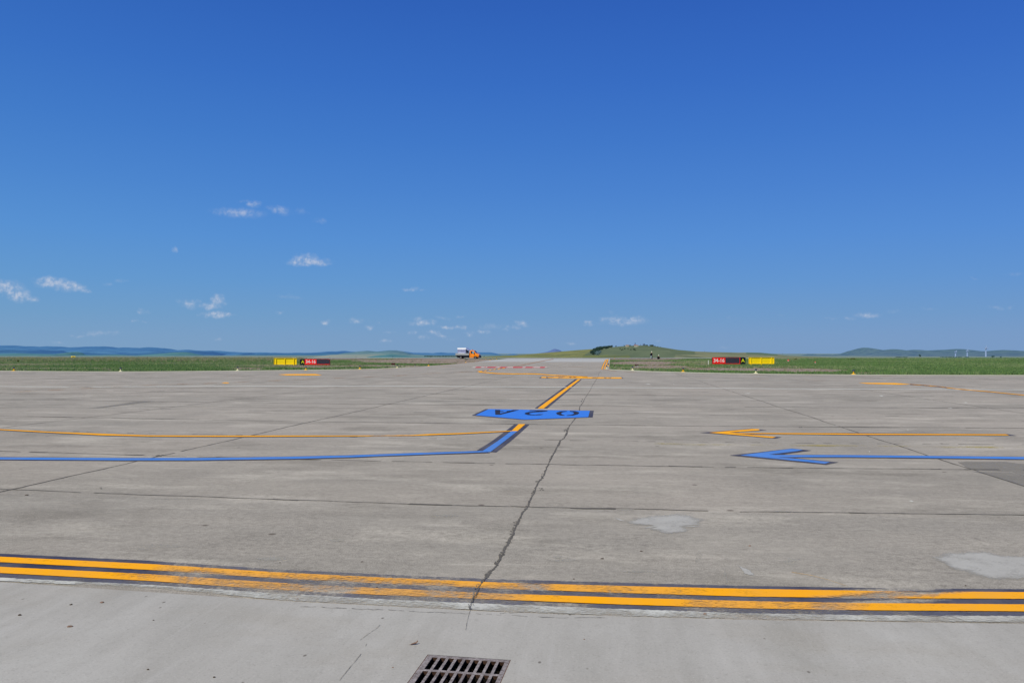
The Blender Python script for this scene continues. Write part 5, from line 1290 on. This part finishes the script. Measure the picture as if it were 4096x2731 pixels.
# ------------------------------------------------------------------ wind turbines
M['turb'] = plain('turbine white', lin(156,176,204), .5, .2, var=.03)
def turbine(px, ybase, yhub, D, blade_px, ang, label, wk=1.0):
    p = P(px, ybase+1, D); s_ = D/F; h_ = (ybase+1-yhub)*s_; r = empty('wind_turbine', p, label=label, cat='wind turbine', group='wind turbines')
    MB().tube((0,0,-10),(0,0,h_), 4.4*wk, 3.0*wk, 12).build('tower', M['turb'], r)
    MB().box((-3.5,-5,h_-2.5),(3.5,7,h_+3), bev=.8).build('nacelle', M['turb'], r)
    for k in range(3):
        a = ang+k*2.0944; R_ = blade_px*s_; dx_, dz_ = math.sin(a), math.cos(a); nx2, nz2 = dz_, -dx_
        m_ = MB(); pr = [(0,2.2),(.1,3.6),(.25,4.2),(.6,2.8),(1,.6)]; vs = []
        for f, w_ in pr: vs += [(dx_*R_*f+nx2*w_*.35*wk,-7,h_+dz_*R_*f+nz2*w_*.35*wk),(dx_*R_*f,-7.9,h_+dz_*R_*f),(dx_*R_*f-nx2*w_*.65*wk,-7,h_+dz_*R_*f-nz2*w_*.65*wk)]
        n = len(pr); m_.add(vs, [(3*i, 3*i+1, 3*i+4, 3*i+3) for i in range(n-1)]+[(3*i+1, 3*i+2, 3*i+5, 3*i+4) for i in range(n-1)]+[(3*i+2, 3*i, 3*i+3, 3*i+5) for i in range(n-1)]); m_.build('blade', M['turb'], r)
    MB().lathe([(.3,-3),(1.6,-2),(2.0,0),(2.0,2)], (0,-6.5,h_), 12, axis='y').build('hub', M['turb'], r)
turbine(3822,1426,1407,4900,8,.6,'left wind turbine of three on the right horizon, the shortest')
turbine(3869,1425,1402,4900,9,.15,'middle wind turbine of three on the right horizon')
turbine(3943.5,1428,1391,4700,11,.0,'tallest wind turbine, rightmost of three on the right horizon', 1.15)

# ------------------------------------------------------------------ people
def skin(name, pts, edges, mat, parent, sub=2):
    me = bpy.data.meshes.new(name); me.from_pydata([p[:3] for p in pts], edges, [])
    o = bpy.data.objects.new(name, me); COL.objects.link(o)
    o.modifiers.new('skin', 'SKIN'); ss_ = o.modifiers.new('sub', 'SUBSURF'); ss_.levels = sub; ss_.render_levels = sub
    sv = me.skin_vertices[0].data
    for i, p in enumerate(pts):
        r_ = p[3]; kr = 1.22 if name in ('jacket', 'trousers', 'trouser_leg') else 1.0; sv[i].radius = (r_*kr, (r_ if len(p) < 5 else p[4])*kr); sv[i].use_root = (i == 0)
    dgp = bpy.context.evaluated_depsgraph_get(); me2 = bpy.data.meshes.new_from_object(o.evaluated_get(dgp)); bpy.data.objects.remove(o)
    me2.name = name; o2 = link(name, me2, mat, parent)
    for p in me2.polygons: p.use_smooth = True
    return o2
M['skin'] = plain('skin', lin(190,140,112), .6, .3, var=.05); M['jacket'] = plain('dark navy jacket', lin(22,22,34), .9, .1, var=.2, scale=8); M['dtrous'] = plain('black trousers and shaded leg', lin(20,20,24), .9, .1); M['lit_trous'] = plain('sunlit tone trousers', lin(168,184,196), .9, .1, var=.1); M['cap'] = plain('white cap', lin(222,228,216), .8, .2, var=.04); M['shoe'] = plain('dark shoe', lin(46,36,36), .7, .2); M['bag'] = plain('black bag', lin(24,26,34), .8, .2)
def hand(pts, ed, wi, base, dirv, side_):
    """adds a palm and five separate fingers after wrist index wi"""
    d_ = Vector(dirv).normalized(); s2 = d_.cross(Vector((1,0,0))); s2 = (s2 if s2.length > .1 else Vector((0,1,0))).normalized()
    palm = Vector(base)+d_*.06; pts.append((*palm, .028)); pi = len(pts)-1; ed.append((wi, pi))
    for k, (off, ln) in enumerate(((-.027,.062),(-.009,.075),(.009,.07),(.026,.055))):
        a = palm+d_*.045+s2*off; b_ = a+d_*ln*.5+Vector((.006,0,0)); c_ = b_+d_*ln*.4+Vector((.014,0,0))
        i0 = len(pts); pts += [(*a, .009), (*b_, .0085), (*c_, .0075)]; ed += [(pi, i0), (i0, i0+1), (i0+1, i0+2)]
    a = palm-d_*.01+s2*(.035*side_); b_ = a+d_*.035+s2*(.02*side_); i0 = len(pts); pts += [(*a, .011), (*b_, .009)]; ed += [(pi, i0), (i0, i0+1)]
def face(pts, ed, hi_, c, fx):
    """nose, chin and ears from head vertex hi_, looking along +x*fx"""
    i0 = len(pts); pts += [(c[0]+.105*fx, c[1], c[2]-.01, .016), (c[0]+.06*fx, c[1], c[2]-.085, .045), (c[0], c[1]-.08, c[2]-.01, .018), (c[0], c[1]+.08, c[2]-.01, .018)]; ed += [(hi_, i0+k) for k in range(4)]
def capmesh(parent, c, fx):
    m_ = MB().lathe([(.128,-.03),(.132,.03),(.122,.085),(.09,.13),(.03,.15)], c, 18)
    vs = [(c[0]+.09*fx, c[1]-.08, c[2]+.012),(c[0]+.2*fx, c[1]-.06, c[2]-.004),(c[0]+.2*fx, c[1]+.06, c[2]-.004),(c[0]+.09*fx, c[1]+.08, c[2]+.012),(c[0]+.09*fx, c[1]-.08, c[2]+.022),(c[0]+.2*fx, c[1]-.06, c[2]+.004),(c[0]+.2*fx, c[1]+.06, c[2]+.004),(c[0]+.09*fx, c[1]+.08, c[2]+.022)]
    m_.add(vs, [(0,1,2,3),(4,5,6,7),(0,1,5,4),(1,2,6,5),(2,3,7,6)]); m_.build('cap', M['cap'], parent, False)
# standing person, weight on both legs, turned to the right
g = G(2606.3,1435.8); pr_ = empty('person', g, label='standing person in white cap and long dark jacket at the runway edge', cat='person')
hs = 1.92/1.78; pr_.scale = (hs, hs, hs)
pts = [(0,0,.95,.13),(0,0,1.2,.13),(.0,0,1.42,.12),(.01,0,1.5,.055),(.02,0,1.58,.06),(.03,0,1.66,.085),(.02,0,1.72,.09)]; ed = [(0,1),(1,2),(2,3),(3,4),(4,5),(5,6)]
face(pts, ed, 5, (.03,0,1.66), 1)
i0 = len(pts); pts += [(.0,-.20,1.40,.055),(-.02,-.25,1.14,.042),(.16,-.22,1.0,.032)]; ed += [(2,i0),(i0,i0+1),(i0+1,i0+2)]; hand(pts, ed, i0+2, (.18,-.22,.98), (.6,0,-.5), 1)
i0 = len(pts); pts += [(.0,.20,1.40,.055),(-.03,.25,1.14,.042),(.02,.25,.90,.032)]; ed += [(2,i0),(i0,i0+1),(i0+1,i0+2)]; hand(pts, ed, i0+2, (.02,.25,.88), (.1,0,-1), -1)
i0 = len(pts); pts += [(-.08,-.09,.9,.085),(-.10,-.10,.5,.06),(-.11,-.10,.1,.045)]; ed += [(0,i0),(i0,i0+1),(i0+1,i0+2)]
i0 = len(pts); pts += [(.06,.09,.9,.085),(.09,.10,.5,.06),(.12,.10,.1,.045)]; ed += [(0,i0),(i0,i0+1),(i0+1,i0+2)]
skin('body', pts, ed, M['skin'], pr_, 1)
skin('jacket', [(-.02,0,1.05,.17,.2),(-.05,0,.82,.19,.22),(0,0,1.25,.155,.19),(0,0,1.42,.13,.17),(.0,-.2,1.40,.075),(-.02,-.25,1.14,.06),(.13,-.22,1.02,.05),(.0,.2,1.40,.075),(-.03,.25,1.14,.06),(.01,.25,.94,.05)], [(0,1),(0,2),(2,3),(3,4),(4,5),(5,6),(3,7),(7,8),(8,9)], M['jacket'], pr_)
tag(skin('trouser_leg', [(-.09,-.09,.88,.11),(-.11,-.10,.5,.085),(-.13,-.10,.09,.075)], [(0,1),(1,2)], M['lit_trous'], pr_), 'trouser leg coloured as if sunlit')  # pale tone stands for sunlight on this leg
tag(skin('trouser_leg', [(.06,.09,.88,.12),(.10,.10,.5,.09),(.13,.10,.1,.075)], [(0,1),(1,2)], M['dtrous'], pr_), 'trouser leg coloured as if in shade')  # black tone stands for shade on the other leg
for x, y in ((-.12,-.10),(.13,.10)): skin('shoe', [(x-.05,y,.045,.045),(x+.06,y,.04,.042),(x+.16,y,.03,.03)], [(0,1),(1,2)], M['shoe'], pr_)
capmesh(pr_, (.03,0,1.70), 1)
bagp = empty('backpack', Vector(g)+Vector((-.27,-.05,1.0*hs)), label='black bag hanging at the back of the standing person', cat='bag')
MB().box((-.11,-.16,-.2),(.11,.16,.22), bev=.05).build('pouch', M['bag'], bagp); MB().tube((.05,-.1,.2),(.22,-.1,.45), .02, n=6).tube((.05,.1,.2),(.22,.1,.45), .02, n=6).build('strap', M['bag'], bagp)
# crouching person
g = G(2633.5,1436.2); pr_ = empty('person', g, label='crouching person in white cap and dark clothes right of the standing one', cat='person')
pts = [(-.18,0,.24,.14),(-.12,0,.45,.135),(.0,0,.66,.13),(.05,0,.76,.055),(.07,0,.83,.06),(.09,0,.90,.085),(.08,0,.96,.09)]; ed = [(0,1),(1,2),(2,3),(3,4),(4,5),(5,6)]
face(pts, ed, 5, (.09,0,.90), 1)
for s2_ in (-1, 1):
    i0 = len(pts); pts += [(.0,.19*s2_,.64,.055),(.22,.24*s2_,.46,.042),(.40,.14*s2_,.24,.032)]; ed += [(2,i0),(i0,i0+1),(i0+1,i0+2)]; hand(pts, ed, i0+2, (.42,.14*s2_,.22), (.5,0,-.5), -s2_)
    i0 = len(pts); pts += [(-.12,.10*s2_,.24,.09),(.25,.16*s2_,.44,.062),(.14,.15*s2_,.08,.045)]; ed += [(0,i0),(i0,i0+1),(i0+1,i0+2)]
skin('body', pts, ed, M['skin'], pr_, 1)
skin('jacket', [(-.2,0,.28,.19,.21),(-.13,0,.48,.19,.2),(-.01,0,.66,.15,.18),(.0,.19,.64,.075),(.22,.24,.46,.062),(.37,.15,.27,.05),(.0,-.19,.64,.075),(.22,-.24,.46,.062),(.37,-.15,.27,.05)], [(0,1),(1,2),(2,3),(3,4),(4,5),(2,6),(6,7),(7,8)], M['jacket'], pr_)
skin('trousers', [(-.2,0,.22,.16),(-.12,.10,.22,.12),(.25,.16,.43,.09),(.13,.15,.10,.07),(-.12,-.10,.22,.12),(.25,-.16,.43,.09),(.13,-.15,.10,.07)], [(0,1),(1,2),(2,3),(0,4),(4,5),(5,6)], M['dtrous'], pr_)
for y in (-.15, .15): skin('shoe', [(.08,y,.045,.045),(.2,y,.04,.042),(.3,y,.03,.03)], [(0,1),(1,2)], M['shoe'], pr_)
capmesh(pr_, (.09,0,.94), 1)

# ------------------------------------------------------------------ debris on the concrete
M['leaf'] = plain('dry leaf', lin(128,104,90), .8, .2, var=.3, scale=60); M['stone'] = plain('dark pebble', lin(78,68,60), .9, .1, var=.3, scale=90); M['straw'] = plain('straw', lin(186,152,96), .8, .2, var=.15, scale=60)
g = G(1660,2576); r = empty('dry_leaf', g, .3, label='curled brown leaf lying on the slab left of the drain', cat='leaf')
m_ = MB(); vs = []; n = 10
for i in range(n+1):
    f = i/n; w_ = .0075*math.sin(math.pi*min(1, f*.92+.06))**.7; x = -.026+f*.043; z = .002+.004*f*f+(.006 if f > .85 else 0)*f
    vs += [(x, -w_*1.0, z+.005*(1-abs(f-.5))), (x, 0, z), (x, w_*.9, z+.008*f+.002)]
m_.add(vs, [(3*i+k, 3*i+k+1, 3*i+k+4, 3*i+k+3) for i in range(n) for k in range(2)]); o = m_.build('blade', M['leaf'], r); sm = o.modifiers.new('thick', 'SOLIDIFY'); sm.thickness = .0012
MB().tube((-.026,0,.003),(-.036,.003,.002), .0008, .0005, 5).build('stalk', M['leaf'], r)
PEB = [(79,2460,13,'dark pebble nearest the left edge of the slab'),(284,2418,11,'dark pebble below the left end of the white edge line'),(408,2409,18,'flat brown chip right of the pebble under the white line'),(592,2677,10,'dark pebble at the bottom left of the slab'),(857,2708,10,'pebble near the bottom edge left of the drain'),(280,2505,22,'thin pale brown chip in the left of the slab'),(1508,2348,8,'small pebble on the worn double line'),(1190,2397,12,'reddish crumb on the white edge line'),(1120,2250,6,'pebble just above the double line at left'),(2337,2556,7,'small brown crumb right of the drain'),(2999,2183,9,'brown stone on the slab right of centre'),(2565,2204,12,'dark sliver below the mortar patch'),(2409,2234,14,'thin dark twig on the slab'),(2820,2457,16,'brown crumb on the white edge line at right'),(3862,2342,8,'dark stone just above the double line at right'),(1571,2668,9,'pale brown flake left of the drain grate'),(1448,2246,9,'dark chip above the double line'),(107,1980,14,'dark stain-like chip on the left of the second slab row'),(2295,2315,7,'dark crumb at the top edge of the double line'),(614,2480,7,'pebble in the middle of the left slab')]
for px, py, wpx, lb_ in PEB:
    g = G(px, py); w_ = wpx*g.y/F; flatk = .35 if ('chip' in lb_ or 'flake' in lb_ or 'twig' in lb_ or 'sliver' in lb_) else .62
    bm = bmesh.new(); bmesh.ops.create_icosphere(bm, subdivisions=2, radius=.5)
    sd = random.random()*50
    for v in bm.verts:
        k = 1+.35*mnoise.noise(v.co*2.5+Vector((sd,0,0))); v.co = Vector((v.co.x*w_*k, v.co.y*w_*k*.7, max(-.2*w_, v.co.z*w_*k*flatk)))
    me = bpy.data.meshes.new('pebble'); bm.to_mesh(me); bm.free()
    o = link('pebble' if 'twig' not in lb_ else 'twig', me, M['leaf'] if 'brown' in lb_ or 'reddish' in lb_ else M['stone']); o.location = (g.x, g.y, g.z+w_*flatk*.2); o.rotation_euler.z = random.uniform(-.5, .5)
    tag(o, lb_, 'twig' if 'twig' in lb_ else 'pebble', 'loose bits on the concrete')
a, b_, c_ = G(3168,2290,.006), G(3250,2306,.01), G(3385,2343,.004)
r = empty('grass_stalk', b_, label='dry straw coloured grass stalk lying above the double line at right', cat='straw')
o_ = Vector(b_); pth = [c_-o_, (b_.lerp(c_, .5)-o_)+Vector((0,.004,.003)), Vector((0,0,0))]
m_ = MB(); m_.tube(pth[0], pth[1], .0008, .0011, 5).tube(pth[1], pth[2], .0011, .0014, 5).tube(pth[2], (a-o_)*.9, .0014, .0009, 5); m_.build('stem', M['straw'], r)
m_ = MB()
for i in range(26):
    f = i/26; p = (a-o_)*f*1.0; q_ = p+Vector((random.uniform(-.012,-.002), random.uniform(-.006,.006), random.uniform(.0,.006))); m_.tube(p, q_, .0016, .0006, 5)
m_.build('seed_head', M['straw'], r)

# ------------------------------------------------------------------ render settings
SC.render.engine = 'CYCLES'
SC.view_settings.view_transform = 'Standard'; SC.view_settings.look = 'None'; SC.view_settings.exposure = 0; SC.view_settings.gamma = 1
SC.cycles.use_adaptive_sampling = True; SC.cycles.max_bounces = 6; SC.cycles.transparent_max_bounces = 16
SC.render.film_transparent = False
